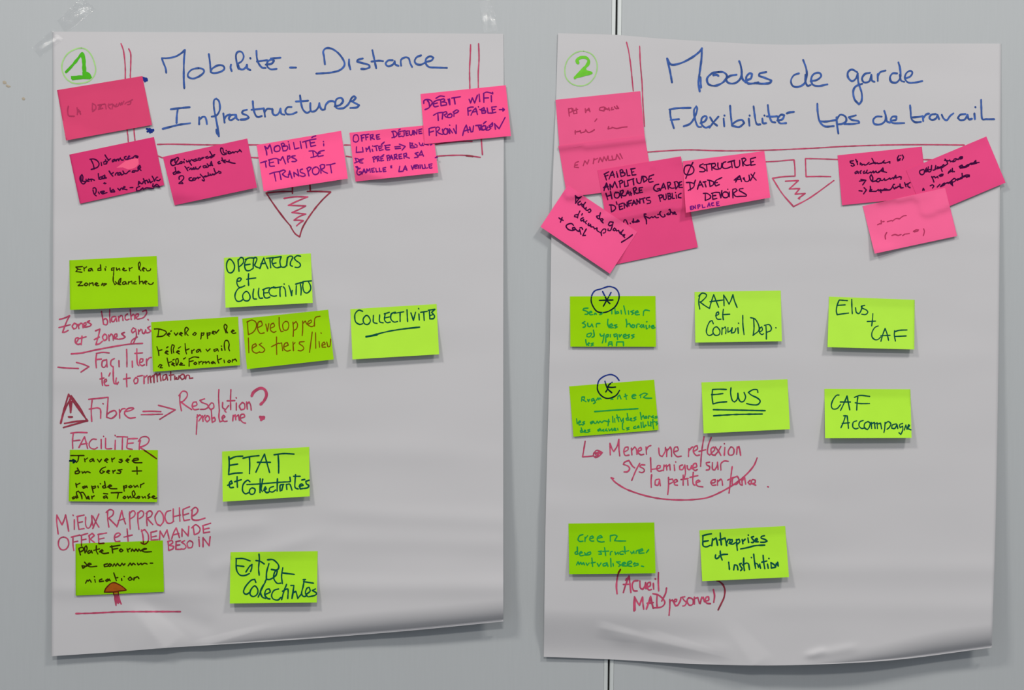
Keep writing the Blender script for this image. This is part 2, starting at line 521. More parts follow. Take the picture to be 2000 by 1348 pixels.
n6 = note(PN, (244,84,138), [(821.3,183.6),(987.8,166.5),(997.9,265.6),(830,281.5)], P1, 3.0, 'bright pink sticky note reading DEBIT WIFI, overhanging the right edge of sheet 1', GP1)
n7 = note(GN, (142,196,6), [(135.5,508.4),(305.9,500),(308.9,598.6),(136.7,605.6)], P1, 8.0, 'olive green sticky note reading Eradiquer les zones blanches', GG1)
n8 = note(GN, (166,218,58), [(437.5,503.5),(607,495),(610.8,591.7),(440.5,601.2)], P1, 8.5, 'light green sticky note reading OPERATEURS et COLLECTIVITES', GG1)
n9 = note(GN, (142,196,6), [(295.3,629.2),(465,618.6),(469,713.4),(298.7,726.4)], P1, 4.0, 'olive green sticky note reading Developper le teletravail, left of the tiers/lieu note', GG1)
n10 = note(GN, (142,196,6), [(473,622.5),(640.9,605),(651.9,702.2),(482.4,721.2)], P1, 8.0, 'olive green sticky note with brown writing Developper les tiers/lieu', GG1)
n11 = note(GN, (166,218,58), [(684.3,604),(852.6,594),(857.6,692.2),(688.3,702.2)], P1, 8.5, 'light green sticky note with the single underlined word COLLECTIVITES', GG1)
n12 = note(GN, (138,194,2), [(136.5,878.6),(308.3,879.2),(306.7,981),(134,979.4)], P1, 3.0, 'olive green sticky note reading Traversee du Gers, under the word FACILITER', GG1)
n13 = note(GN, (162,216,50), [(433.7,882),(603.9,873.2),(604.9,969.6),(435,980.2)], P1, 10.0, 'light green sticky note reading ETAT et Collectivites', GG1)
n14 = note(GN, (130,190,0), [(147.5,1062.1),(318,1055.7),(320.3,1156.3),(147.7,1163.7)], P1, 1.5, 'olive green sticky note reading plateforme de communication, with a drawn brown arrow', GG1)
n15 = note(GN, (158,214,40), [(450.2,1078.8),(620.5,1076.7),(618.7,1177),(448.7,1179)], P1, 9.5, 'light green sticky note reading Ent Pet Collectivites, lowest light one on sheet 1', GG1)

n16 = note(PN, (226,88,134), [(1084.9,195),(1250.6,178),(1260,274.4),(1093,290)], P2, 1.6, 'pink sticky note with three faint pencil lines, topmost on sheet 2', GP2)
n17 = note(PN, (226,84,132), [(1090.5,285),(1259,265),(1276,364),(1108,385)], P2, 2.4, 'pink sticky note with faint ENFANTS, directly under the topmost pink note', GP2)
n19 = note(PN, (222,70,124), [(1167,332.5),(1329.8,305.4),(1347,403),(1184,431)], P2, 1.6, 'dark pink sticky note reading FAIBLE AMPLITUDE HORAIRE GARDE', GP2, tl=1.5)
n19b = note(PN, (222,70,124), [(1177,423),(1343.6,388),(1363,483),(1196,518)], P2, 1.2, 'dark pink sticky note with one short line of script, below FAIBLE AMPLITUDE', GP2)
n18 = note(PN, (236,86,140), [(1109,362),(1244.7,453),(1191.2,534.7),(1055.6,443)], P2, 6.0, 'pink sticky note turned diagonally, reading Modes de garde, overhanging the left edge', GP2)
n20 = note(PN, (236,84,136), [(1333.3,315),(1492.7,294.9),(1504.6,386),(1339.5,415.7)], P2, 8.5, 'pink sticky note reading STRUCTURE D AIDE AUX DEVOIRS, left of the small drawn triangle', GP2, cl=2)
n21 = note(PN, (222,70,124), [(1635.8,303.4),(1800.4,286.4),(1811,384),(1644.5,401)], P2, 1.5, 'dark pink sticky note headed Structures with two small arrows, right of the drawn triangle', GP2)
n22 = note(PN, (222,70,126), [(1769.7,332.5),(1926.4,266.6),(1964,356.8),(1807.4,422.6)], P2, 2.5, 'dark pink sticky note tilted steeply, overhanging the right edge of sheet 2', GP2)
n23 = note(PN, (238,98,146), [(1684.8,402.5),(1846,367),(1869.5,461),(1708.5,495.5)], P2, 3.5, 'light pink sticky note with almost no writing, lowest of the right cluster', GP2, cl=4)
n24 = note(GN, (144,198,2), [(1113.2,579.2),(1280.2,578.2),(1281.2,677.5),(1114,677.2)], P2, 3.0, 'olive green sticky note starting sensibiliser, under the upper circled star', GG2)
n25 = note(GN, (168,220,66), [(1356.5,570.2),(1524.8,567.7),(1527.2,666.7),(1358,669.2)], P2, 6.5, 'light green sticky note reading RAM et Conseil Dep', GG2)
n26 = note(GN, (168,220,66), [(1619.2,579.5),(1786.5,585.7),(1785.7,682.7),(1616.2,678.2)], P2, 8.5, 'light green sticky note reading Elus + CAF', GG2)
n27 = note(GN, (144,198,2), [(1111.7,754.8),(1277.5,741.7),(1286.2,840),(1120,853.2)], P2, 2.0, 'olive green sticky note starting AugmenteR, under the lower circled star', GG2)
n28 = note(GN, (166,220,58), [(1370,747),(1538,741),(1542.8,838.5),(1374.2,846.7)], P2, 8.5, 'light green sticky note with ELUS underlined twice', GG2)
n29 = note(GN, (166,220,58), [(1610.2,759.7),(1778,760.5),(1780.5,855.5),(1611.5,856)], P2, 11.5, 'light green sticky note reading CAF Accompagne', GG2)
n30 = note(GN, (134,194,0), [(1110.2,1022.8),(1277.8,1020.7),(1280.5,1120),(1111.7,1121.8)], P2, 6.5, 'olive green sticky note reading creer des structures mutualisees', GG2)
n31 = note(GN, (162,216,50), [(1366.2,1036),(1533.5,1027.7),(1541,1127.5),(1371.5,1135.5)], P2, 11.5, 'light green sticky note reading Entreprises et Institution', GG2)

# ------------------------------------------------------------------ writing on sheet 1
HW = 'handwriting'
BW = 3.7
write(P1,'heading_writing',BLUE,BW,A,'930,325 925,290 905,240 897,212;897,212 940,212 1000,200 1045,175 1075,148;1075,148 1068,220 1066,300 1066,380 1070,445;1180,290 1130,300 1100,330 1102,358 1140,370 1190,350 1222,320 1215,298 1180,290;1260,180 1268,240 1275,320;1275,320 1300,328 1350,318 1380,295 1368,270 1330,268 1290,290 1275,310;1432,262 1428,285 1437,312;1490,295 1475,240 1470,190 1485,163 1515,165 1530,200 1515,235 1492,250;1487,262 1495,290 1520,300 1545,285 1555,262;1555,262 1557,290 1582,305;1580,210 1583,216;1628,155 1632,210 1645,252 1672,285 1700,288;1632,238 1670,233 1712,228;1700,262 1745,255 1765,232 1745,222 1715,240 1712,275 1740,298 1785,295;1740,215 1775,212 1815,208;1888,285 1935,285', 'blue heading word Mobilite')
write(P1,'heading_writing',BLUE,BW,B,'375,260 368,200 362,160 385,135 430,140 480,175 520,230 525,270 490,305 430,322 370,328 308,332;562,222 562,260 572,298;668,215 630,225 625,240 665,250 715,265 720,285 690,295 655,295;742,150 755,210 772,290;735,238 790,232 825,235;900,228 865,230 845,255 865,275 900,262 915,235 920,260 945,272;965,270 962,235 970,218 1000,205 1025,215 1035,250 1050,280;1120,190 1085,205 1070,235 1085,258 1120,262 1160,240;1160,240 1200,230 1215,208 1190,198 1160,215 1155,250 1180,280 1240,285 1320,288', 'blue heading word Distance')
write(P1,'heading_writing',BLUE,BW,A,'965,608 1030,600 1112,592;1020,605 1012,660 1010,715;902,760 960,745 1030,728 1115,716;1185,670 1185,700 1185,725;1185,690 1210,668 1230,668 1240,690 1245,722;1282,665 1320,655 1345,610 1340,550 1318,525 1300,540 1300,600 1315,680 1330,760 1338,818;1338,818 1322,790 1318,765;1372,640 1378,680 1382,712;1380,690 1395,660 1425,648;1462,650 1430,655 1415,680 1430,692 1460,675 1470,650;1470,650 1475,680 1490,690;1555,612 1525,620 1520,640 1555,655 1570,672 1545,685 1505,688;1600,545 1605,600 1620,650 1640,668 1670,660;1590,612 1630,608 1680,602;1685,600 1692,640 1695,665;1692,630 1712,605 1742,605;1752,605 1755,640 1775,655 1800,640 1815,602;1815,602 1820,640 1845,650;1900,590 1870,592 1852,620 1865,645 1905,645 1940,630;1966,500 1974,560 1989,610 2019,635 2049,620;1934,548 1984,545 2029,541;2046,560 2046,600 2054,625 2084,620 2109,590 2116,560;2116,560 2122,590 2138,612 2158,608;2158,608 2165,575 2190,548 2222,545 2240,560;2234,585 2274,575 2299,545 2284,520 2249,530 2239,570 2254,600 2304,600;2304,600 2340,568 2366,520 2386,507 2398,520 2380,540 2362,545 2392,560 2424,577 2404,594 2355,598', 'blue heading word Infrastructures')
write(P1,'bullet_mark',DKBLUE,4.5,A,'748,365 778,372;755,380 780,378;765,392 775,370;780,385 758,372', 'dark blue bullet blot')
write(P1,'bullet_mark',DKBLUE,4.5,A,'780,760 830,773;785,780 830,768;805,788 803,760;818,785 800,765', 'dark blue bullet blot')
write(P1,'number_circle',PGRN,2.6,BB,'1060,625 980,640 890,690 830,770 805,860 820,950 870,1030 950,1080 1050,1085 1150,1060 1215,1000 1245,920 1230,820 1190,720 1130,650 1060,625', 'thin pale green circle')
write(P1,'number_digit',NGRN,5.2,BB,'860,938 930,865 1000,782 1062,700', 'thick green digit 1')
write(P1,'number_digit',NGRN,7.2,BB,'1070,700 1090,780 1095,880 1108,965 1150,990;945,1015 1000,1008 1080,1003 1165,1003')
fill(P1,'number_digit',NGRN,BB,'1070,940 1140,935 1175,960 1198,1010 1170,1032 1080,1030;920,990 1000,985 1080,985 1080,1030 990,1040 940,1048')
write(P1,'funnel_drawing',CRIM,2.6,A,'580,100 598,150 608,220 613,290 613,365;640,140 655,180 655,260 652,350;613,365 620,560 628,768 633,810 636,858;652,350 668,560 680,760 688,848;862,880 960,878 1080,880 1200,883 1320,884 1570,884 1630,884 1960,890;868,970 878,974 900,984;1570,980 1640,984', 'crimson double lines of a drawn funnel')
write(P1,'funnel_drawing',CRIM,2.6,B,'525,885 570,885;540,972 580,978;1235,880 1330,865 1420,857 1515,857;1235,985 1245,972 1350,965 1460,965 1578,980;1503,108 1500,200 1495,300 1497,445;1565,100 1568,220 1562,330 1563,440;1585,830 1590,900 1595,960')
write(P1,'funnel_drawing',CRIMD,3.6,B,'1470,967 1500,970 1520,973')
write(P1,'funnel_drawing',CRIMD,3.0,F_,'455,15 455,88;450,70 340,72 198,85;198,85 290,220 380,340 442,412;438,415 480,480 525,512;525,512 560,410 650,270 740,160 828,75;828,75 720,70 600,70;625,-10 630,70', 'crimson drawn triangle tip')
write(P1,'zigzag_drawing',CRIM,2.8,F_,'372,138 480,122 605,122;605,122 500,165 415,205;415,205 500,208 585,210;585,210 520,245 450,275;450,275 520,283 585,290;585,290 520,315 470,350;470,350 520,350 562,355;562,355 530,375 495,405', 'crimson zigzag inside the triangle')
CW = 2.7
write(P1,HW,CRIM,CW,E,'80,718 130,705 180,682;180,682 150,740 110,845;110,845 140,840 165,825;75,798 140,782 185,770;225,755 205,785 220,812 245,800 250,770 225,755;262,765 270,808;265,780 290,755 305,765 310,800;315,785 340,770 335,748 318,760 320,795 350,792;375,730 350,745 375,755 392,768 375,785 345,790;490,640 500,700 510,765;510,765 540,770 550,735 530,710 505,725;570,625 570,690 575,750;620,690 592,698 590,735 610,740 630,705;630,690 640,738;655,690 660,735;658,705 680,680 695,690 700,730;745,665 725,680 720,710 735,725 760,715;770,620 775,670 780,720;778,690 800,668 812,680 815,715;820,700 845,690 850,665 830,668 822,695 840,715 868,710;865,712 900,700 930,660 925,628 890,642;942,718 948,724', 'crimson words Zones blanches')
write(P1,HW,CRIM,CW,E,'240,950 262,915 262,895 238,905 235,945 262,962 285,955;300,880 297,920 292,965;262,908 340,888;430,830 475,812;475,812 460,880 435,965;435,965 470,955 500,930;420,915 470,890;520,860 500,890 515,925 540,910 540,875 520,860;560,870 565,925;562,890 585,860 600,875 605,920;612,900 640,885 640,860 620,865 615,905 650,910;715,845 685,858 705,875 722,890 700,905 660,912;825,815 800,800 782,830 795,850 825,825;825,825 830,880 800,955;800,955 775,955 790,920 840,890;850,820 852,862;852,840 875,815;885,820 890,850 905,858 920,830;920,820 925,850;965,785 940,800 960,820 972,830 955,845 935,850', 'crimson words et Zones grises')
write(P1,'underline',CRIM,3.0,E,'195,1055 300,1045 440,1015 600,985 760,960 890,952')
write(P1,'arrow_drawing',CRIM,CW,E,'65,1185 150,1192 265,1197;245,1138 310,1155 368,1180;368,1180 330,1205 290,1232', 'small crimson arrow')
write(P1,HW,CRIM,CW,E,'440,1050 500,1040 565,1045;442,1055 435,1120 440,1190;445,1110 490,1105;540,1112 500,1125 495,1175 520,1185 542,1150;540,1110 545,1182;615,1100 585,1120 580,1160 600,1180;660,1120 662,1180;735,1010 738,1100 738,1180;790,1125 792,1185;835,1005 835,1080 840,1150 855,1170;815,1050 890,1045;860,1140 890,1130 895,1105 870,1105 862,1150 885,1170 910,1160;930,1105 930,1168;932,1125 955,1095 975,1090', 'crimson word Faciliter')
write(P1,HW,CRIM,CW,E,'490,1240 495,1300 500,1362;475,1300 515,1290;515,1335 540,1320 535,1300 518,1315 525,1360 560,1362;575,1240 562,1270;605,1180 605,1280 612,1340 625,1348;635,1290 630,1330 642,1352 655,1330;735,1250 735,1320 738,1375;705,1300 770,1290;825,1285 805,1315 815,1345 840,1335 845,1300 825,1285;840,1275 890,1265;905,1270 905,1345;905,1290 935,1265;945,1340 945,1280', 'crimson word teleformation')
write(P1,HW,CRIMD,CW,E,'945,1280 965,1270 972,1335;972,1285 995,1265 1003,1335;1003,1335 1005,1260 1030,1250 1035,1325;1035,1270 1060,1245 1070,1318;1120,1255 1090,1270 1090,1312 1115,1300 1125,1258;1125,1258 1135,1310;1165,1230 1165,1310;1150,1265 1195,1258;1205,1270 1205,1305;1225,1285 1215,1300 1240,1300 1245,1270;1275,1255 1255,1275 1275,1305 1300,1290 1295,1258 1275,1255;1310,1300 1320,1265 1345,1265 1350,1295 1380,1290')
write(P1,'warning_triangle',CRIMD,3.4,H,'170,150 130,280 92,435;92,435 130,310 185,195;170,155 250,270 355,410;195,165 280,285 345,402;355,410 240,440 120,475;355,410 250,415 130,435', 'crimson warning triangle with an exclamation mark')
write(P1,'warning_triangle',CRIMD,3.2,H,'185,205 190,330;200,220 196,270 190,330;178,225 184,280 190,330;168,370 206,370;172,374 204,374')
write(P1,HW,CRIM,CW,H,'365,200 460,190 555,180;400,200 390,300 395,415;370,295 450,282;450,282 480,300 482,385;555,180 548,280 540,375;540,375 590,385 635,345 620,310 580,320 545,345;503,240 508,244;665,300 668,385;668,330 690,295 720,290;715,320 770,310 805,290 790,282 740,295 715,340 760,382 820,378', 'crimson word Fibre')
write(P1,'arrow_drawing',CRIM,CW,H,'895,318 980,316 1070,320;878,350 980,348 1085,345;1045,258 1130,280 1210,302;1210,302 1130,350 1058,395', 'crimson double-shaft arrow')
write(P1,HW,CRIM,CW,H,'1255,150 1255,230 1270,312;1245,165 1280,122 1320,130 1325,170 1290,215 1265,225;1265,225 1310,260 1370,300;1380,270 1420,255 1415,225 1385,230 1375,270 1395,300 1440,295;1495,195 1450,210 1470,230 1520,250 1530,275 1500,295 1455,298;1560,235 1535,270 1555,300 1585,280 1580,240 1560,235;1635,105 1632,180 1638,295;1672,230 1672,280 1700,300 1730,260;1752,105 1748,200 1750,300;1715,215 1790,212;1805,235 1805,305;1803,183 1806,188;1862,230 1835,265 1850,302 1885,290 1885,245 1862,230;1905,225 1912,295;1905,250 1930,225 1945,260 1950,305', 'crimson word Resolution')
write(P1,'question_mark',CRIM,5.4,G,'108,965 130,925 190,890 235,905 252,955 230,1010 195,1048;190,1170 228,1172;195,1180 225,1185;200,1200 215,1185', 'thick crimson question mark')
write(P1,HW,CRIM,CW,H,'1425,350 1420,440 1415,540;1420,375 1450,350 1465,370 1440,410;1475,360 1480,415;1478,380 1500,355;1520,360 1500,390 1520,420 1545,395 1535,365 1520,360;1560,300 1565,370 1570,425;1570,425 1600,405 1590,375 1565,390;1640,300 1635,370 1645,420 1670,410;1670,390 1695,370 1680,355 1665,380 1685,415 1715,412;1690,310 1705,325;1770,410 1775,355;1775,370 1795,350 1800,400;1802,370 1825,350 1835,405;1845,385 1885,370 1880,345 1850,350 1845,395 1870,425 1895,432', 'crimson word probleme')
write(P1,HW,CRIM,CW,H,'190,530 260,522 350,525;215,535 208,600 210,680;215,605 280,598;270,670 300,610 325,565;325,565 340,620 355,680;290,640 350,630;440,590 400,590 370,630 380,670 420,685 450,670;487,590 488,680;510,560 512,563;530,580 530,640 535,680 590,680;625,600 622,690;622,550 626,556;640,565 700,565 745,568;695,570 692,690;745,585 840,582;745,590 740,640 740,675 790,688;750,630 800,625;870,600 860,640 858,688;850,610 880,570 930,565 955,590 940,630 900,655 865,665', 'crimson word FACILITER')
write(n12,HW,DBRN,2.8,H,'865,668 900,692 960,732 1025,778','dark tail of the letter R',off=P1,off_mat=CRIM)
write(P1,HW,CRIM,CW,J,'118,315 104,200 105,130;105,130 135,190 155,225;155,225 175,180 190,128;190,128 205,200 220,288;275,175 275,270;262,130 265,135;300,145 370,130;305,145 310,210 320,270 370,262;310,205 355,195;385,150 385,220 400,255 425,250 445,200 445,135;445,135 450,200 462,250;455,140 485,200 515,248;515,120 485,190 455,262;600,90 600,160 612,248;585,105 620,78 655,90 650,130 610,160;610,160 650,200 690,240;690,245 715,170 738,85;738,85 755,160 775,218;705,185 765,165;815,100 815,180 820,268;810,120 845,88 868,105 860,140 825,165;895,105 895,190 905,270;890,120 925,88 950,105 945,140 910,165;985,100 980,160 985,235;975,115 1010,88 1035,110 1020,145 985,160;985,160 1010,190 1040,222;1090,95 1062,150 1080,215 1115,235 1145,190 1140,130 1110,90 1090,95;1215,85 1175,100 1160,150 1180,205 1215,210 1245,190;1240,70 1240,195;1245,145 1310,130;1300,60 1305,190;1335,75 1400,48;1335,75 1335,140 1345,185 1400,175;1340,130 1390,115;1425,75 1420,150;1415,85 1455,55 1480,80 1465,115 1430,140;1420,150 1430,175 1480,180 1550,160', 'crimson words MIEUX RAPPROCHER')
write(n14,HW,DBRN,CW,J,'170,345 130,365 120,420 145,465 190,465 220,420 210,365 170,345;245,345 330,325;262,350 262,420 270,475;262,395 310,385;335,330 405,310;345,335 345,430;345,375 390,365;420,325 425,410;415,335 450,308 470,330 430,365;430,365 480,405;505,320 590,305;510,325 515,410 565,405;515,365 565,355;665,350 700,340 725,320 710,305 680,315 665,350 680,388 720,385;790,265 795,330 800,388;760,345 840,325;930,275 945,340 950,415;930,290 960,270 995,320 995,385 960,415 925,400;1020,300 1080,285;1022,305 1025,375 1090,370;1025,345 1075,335;1105,380 1112,285;1112,285 1145,345;1145,345 1180,275;1180,275 1200,365;1225,360 1245,300 1268,255;1268,255 1285,300 1300,350;1235,325 1295,310;1325,340 1325,265;1325,265 1385,335;1385,335 1392,240;1435,250 1445,320;1420,255 1460,225 1500,260 1490,300 1450,322;1525,235 1605,210;1530,240 1535,305 1595,295;1535,270 1590,258','crimson words OFFRE et DEMANDE',off=P1,off_mat=CRIM)
write(P1,HW,CRIM,CW,J,'1190,385 1195,475;1185,390 1225,375 1235,400 1200,425;1200,425 1245,435 1235,460 1200,475;1265,390 1310,380;1268,390 1265,465 1315,465;1270,425 1305,420;1350,380 1320,395 1350,415 1365,440 1345,462 1315,460;1400,378 1375,405 1385,450 1420,445 1430,400 1400,378;1490,365 1495,435;1488,345 1492,350;1530,440 1530,350;1530,350 1590,430;1590,430 1600,340', 'crimson word BESOIN')
write(P1,'underline',CRIM,3.2,J,'290,1092 450,1088 700,1075 950,1073 1310,1073')
write(P1,'arrow_stem',CRIM,3.0,J,'668,900 672,950 682,1010;700,900 712,950 732,998;685,900 695,985')
fill(P1,'arrow_stem',CRIM,J,'658,895 708,895 736,1000 718,985 705,1000 692,990 680,1014', 'crimson stem of a drawn arrow')

# ------------------------------------------------------------------ writing on sheet 2
write(P2,'heading_writing',BLUE,4.0,C,'1080,400 1068,330 1055,270 1042,215;1042,215 1075,262 1150,250 1230,210 1290,165 1312,135;1312,135 1308,220 1295,320 1285,400 1295,470;1300,360 1305,440;1440,320 1390,330 1352,370 1365,415 1420,425 1480,395 1505,350 1480,322 1440,320;1400,345 1425,340 1440,350;1580,340 1530,350 1500,375 1520,405 1570,405 1610,370 1620,320 1610,260 1600,235;1620,320 1625,370 1650,400;1650,385 1690,370 1700,335 1680,330 1655,360 1665,405 1710,408 1750,400;1810,320 1760,330 1755,350 1800,365 1850,385 1835,405 1780,410 1720,405', 'blue heading word Modes')
write(P2,'heading_writing',BLUE,BW,D,'240,330 200,345 178,385 190,425 230,435 280,410 300,350 295,290 272,225;290,340 290,390 305,425 330,420;330,390 380,380 412,350 395,325 355,335 335,370 345,415 390,428 460,415;690,320 650,300 620,320 620,360 650,390 680,370 695,330;695,330 700,400 725,480 725,540 705,570 670,530 660,470 680,430 730,410;790,325 750,335 728,370 745,400 785,390 800,345;800,340 805,385 825,395;850,335 850,388;850,350 870,320 910,308;1000,330 965,330 945,360 955,395 995,400 1025,360 1022,290 1010,245;1020,340 1030,385 1055,395;1060,370 1100,355 1118,325 1100,310 1070,330 1060,370 1085,400 1130,402 1195,390', 'blue heading words de garde')
write(P2,'heading_writing',BLUE,BW,C,'1060,610 1120,600 1225,597;1065,612 1070,670 1095,755;1070,690 1135,685;1170,740 1220,720 1255,670 1275,610 1268,585 1250,620 1260,690 1280,740 1305,745;1300,715 1335,700 1350,670 1335,660 1310,680 1310,725 1340,750 1370,740;1375,670 1400,710 1430,735;1440,665 1405,705 1370,750;1480,680 1485,740;1485,655 1488,658;1530,580 1535,650 1545,735;1545,735 1600,745 1640,715 1620,690 1580,700 1545,725;1675,680 1680,735;1680,655 1683,658;1712,585 1720,650 1735,720 1765,725;1780,680 1785,715 1810,715;1795,655 1798,658;1822,575 1830,640 1850,700 1880,710;1815,662 1850,665 1895,662;1895,695 1935,685 1950,655 1925,650 1900,680 1915,715 1965,715;1968,640 1990,632 2025,628', 'blue heading word Flexibilite')
write(P2,'heading_writing',BLUE,BW,D,'382,565 385,630 400,700 440,740 510,738;400,700 450,703 530,690;530,670 535,730 545,795;530,690 560,650 600,665 605,700 575,720 540,725;680,655 625,670 650,690 700,700 705,715 650,722 590,722', 'blue heading word tps')
write(P2,'heading_writing',BLUE,BW,D,'880,665 840,665 815,690 825,722 870,725 905,700 912,660 900,620;915,670 920,700 945,712;950,695 990,690 995,665 965,665 950,690 970,715 1055,715;1100,578 1105,630 1110,680 1140,708 1185,705;1110,672 1160,668 1195,662;1198,660 1202,700;1200,680 1225,648 1248,642;1300,645 1265,650 1250,675 1270,690 1300,680 1312,650;1312,650 1325,685;1345,650 1360,680 1385,692 1410,660 1435,640;1530,645 1490,650 1470,675 1490,692 1525,685 1545,650;1545,650 1555,685 1580,682;1598,640 1602,685;1605,590 1607,593;1650,535 1652,600 1658,680 1690,685 1752,685', 'blue heading words de travail')
write(P2,'number_circle',PGRN,2.2,CC,'1450,500 1370,515 1300,575 1268,660 1275,750 1330,815 1410,838 1490,820 1550,760 1580,680 1575,600 1530,530 1450,500', 'thin pale green circle')
write(P2,'number_digit',NGRN2,5.8,CC,'1395,615 1385,588 1420,562 1470,562 1498,590 1488,630 1440,680 1400,725 1365,760', 'thick bright green digit 2')
write(P2,'number_digit',NGRN2,5.4,CC,'1370,752 1440,735 1525,712')
fill(P2,'number_digit',NGRN2,CC,'1370,755 1400,720 1470,660 1480,685 1530,700 1440,745')
write(P2,'funnel_drawing',CRIM,2.4,C,'728,88 745,160 762,280 780,465;830,120 835,250 848,400 855,560 868,740;885,940 1000,932 1200,922 1400,928 1560,930 1800,925 2123,912 2423,895 2723,885 3023,882 3343,885;1800,1015 1900,1010 1982,1002 2023,1000', 'crimson lines of a drawn funnel')
write(P2,'funnel_drawing',CRIM,2.6,D,'190,1000 202,1000;202,1000 208,1060 210,1125;210,1125 120,1130 35,1142;35,1142 110,1260 198,1362;198,1362 330,1290 510,1160;485,1130 400,1128 295,1130;295,1130 292,1060 290,990;290,990 400,992 545,997;1190,998 1290,1000', 'crimson drawn triangle tip')
write(P2,'zigzag_drawing',CRIM,2.8,D,'135,1165 235,1160;235,1160 165,1225;165,1225 245,1222;245,1222 210,1265;210,1265 288,1260;288,1260 235,1298;235,1298 245,1302', 'crimson zigzag inside the small triangle')
UW = 2.7
write(P2,'arrow_drawing',CRIM,UW,U,'195,100 182,180 172,238;172,238 220,235 270,230;275,200 300,180 348,200 320,230 285,245 268,220 275,200;280,205 330,195;285,215 335,205;285,232 315,222', 'crimson hooked arrow with a filled head')
write(P2,HW,CRIM,UW,U,'415,118 418,220;415,118 435,170 450,190;450,190 480,140 495,82;495,82 495,160 502,230;540,195 575,175 575,150 550,155 538,190 550,225 585,222;605,160 610,220;608,180 635,150 650,170 655,215;665,190 695,175 690,155 670,165 665,200 690,220 715,215;735,150 740,215;740,175 755,148 778,138;848,160 855,220 880,235 905,190 908,155;920,170 918,235;922,185 950,150 960,175 962,235;980,195 1020,180 1015,150 990,155 982,200 1010,235 1048,232', 'crimson words Mener une')
write(P2,HW,CRIM,UW,U,'1115,165 1112,235;1115,185 1140,155 1150,150;1155,190 1190,170 1190,140 1165,150 1155,190 1180,225 1210,222;1250,60 1235,150 1225,240 1220,322;1205,190 1265,175;1315,65 1290,130 1280,200 1300,222 1320,205;1320,200 1345,175 1335,150 1312,170 1320,215 1350,225;1350,150 1380,190 1400,225;1400,145 1375,190 1345,225;1435,155 1430,225;1430,120 1432,123;1490,150 1465,190 1475,222 1510,215 1515,170 1490,150;1545,150 1540,215;1540,170 1560,145 1568,180 1575,225', 'crimson word reflexion')
write(P2,HW,CRIM,UW,U,'585,270 545,285 535,305 575,320 590,345 570,370 540,372;590,280 615,320 635,335;680,295 645,360 608,448;725,310 690,310 680,325 715,345 720,365 700,378 675,372;775,245 778,310 780,372;780,350 820,345;830,345 860,335 860,315 840,315 830,345 850,365 880,358;890,360 895,310;895,325 915,310 920,355;920,325 945,305 950,355;985,310 990,360;998,282 1000,285;1060,310 1035,320 1035,350 1060,350 1075,320;1080,310 1085,380 1075,425;1100,315 1105,345 1125,350 1140,315;1140,315 1145,345;1155,335 1185,325 1180,295 1160,300 1150,335 1170,360 1190,350;1300,285 1270,290 1275,310 1300,325 1295,350 1270,355;1325,290 1325,345 1345,355 1365,320 1370,285;1370,285 1375,350;1400,355 1400,300 1430,275 1465,278', 'crimson words systemique sur')
write(P2,HW,CRIM,UW,U,'785,395 780,450 782,508;850,435 820,445 815,485 840,490 855,450;855,440 862,495;935,420 935,500 928,572;938,440 970,435 975,460 940,480;985,470 1015,455 1005,440 985,450 990,485 1015,490;1045,440 1110,430;1065,400 1065,490;1105,445 1108,490;1155,375 1150,440 1155,480 1170,490;1125,420 1195,405;1180,470 1215,455 1200,445 1180,460 1190,495 1240,505;1310,470 1345,465 1350,440 1325,445 1310,465 1325,490 1355,488;1370,490 1370,445;1370,460 1400,435 1410,450 1415,490;1500,325 1488,420 1480,500 1472,560;1460,445 1510,420;1545,410 1505,430 1500,480 1540,480 1560,440 1545,410;1560,440 1570,480 1590,490;1590,490 1585,430;1590,450 1610,420 1620,480;1660,445 1640,465 1660,485;1650,480 1700,470 1705,445 1680,440 1670,470 1710,490;1815,503 1822,506', 'crimson words la petite enfance')
write(P2,'curved_line',CRIM,3.0,U,'425,425 448,430;430,430 470,470 560,525 700,575 850,608 1000,620 1150,618 1280,600 1400,550 1520,480 1620,400 1690,320 1722,248', 'crimson curve under la petite enfance')
write(n30,HW,DBRN,3.4,V_,'812,750 785,800 768,880 760,970 768,1065','crimson opening bracket',off=P2,off_mat=CRIM)
write(P2,HW,CRIM,3.2,V_,'850,1050 880,950 925,835;925,835 935,930 948,1050;850,945 940,940;880,890 920,850;890,870 895,920;1040,895 985,905 965,960 985,1025 1030,1030;1065,900 1070,985 1100,1010 1130,970 1140,920;1140,920 1145,1000;1160,980 1200,960 1200,915 1170,925 1160,975 1180,1015 1215,1010;1240,930 1245,1005;1265,870 1270,876;1308,790 1305,900 1310,1028;1412,990 1400,1060 1350,1160', 'crimson word Accueil')
write(P2,HW,CRIM,3.2,V_,'990,1290 985,1200 995,1105;1002,1280 1000,1150;995,1105 1035,1180 1060,1215;1060,1215 1080,1160 1100,1108;1100,1108 1105,1190 1115,1265;1150,1265 1180,1180 1205,1100;1205,1100 1220,1180 1240,1255;1160,1190 1240,1180;1195,1120 1215,1175;1290,1085 1285,1170 1290,1245;1235,1065 1310,1085 1380,1150 1385,1200 1340,1240 1250,1250', 'crimson letters MAD')
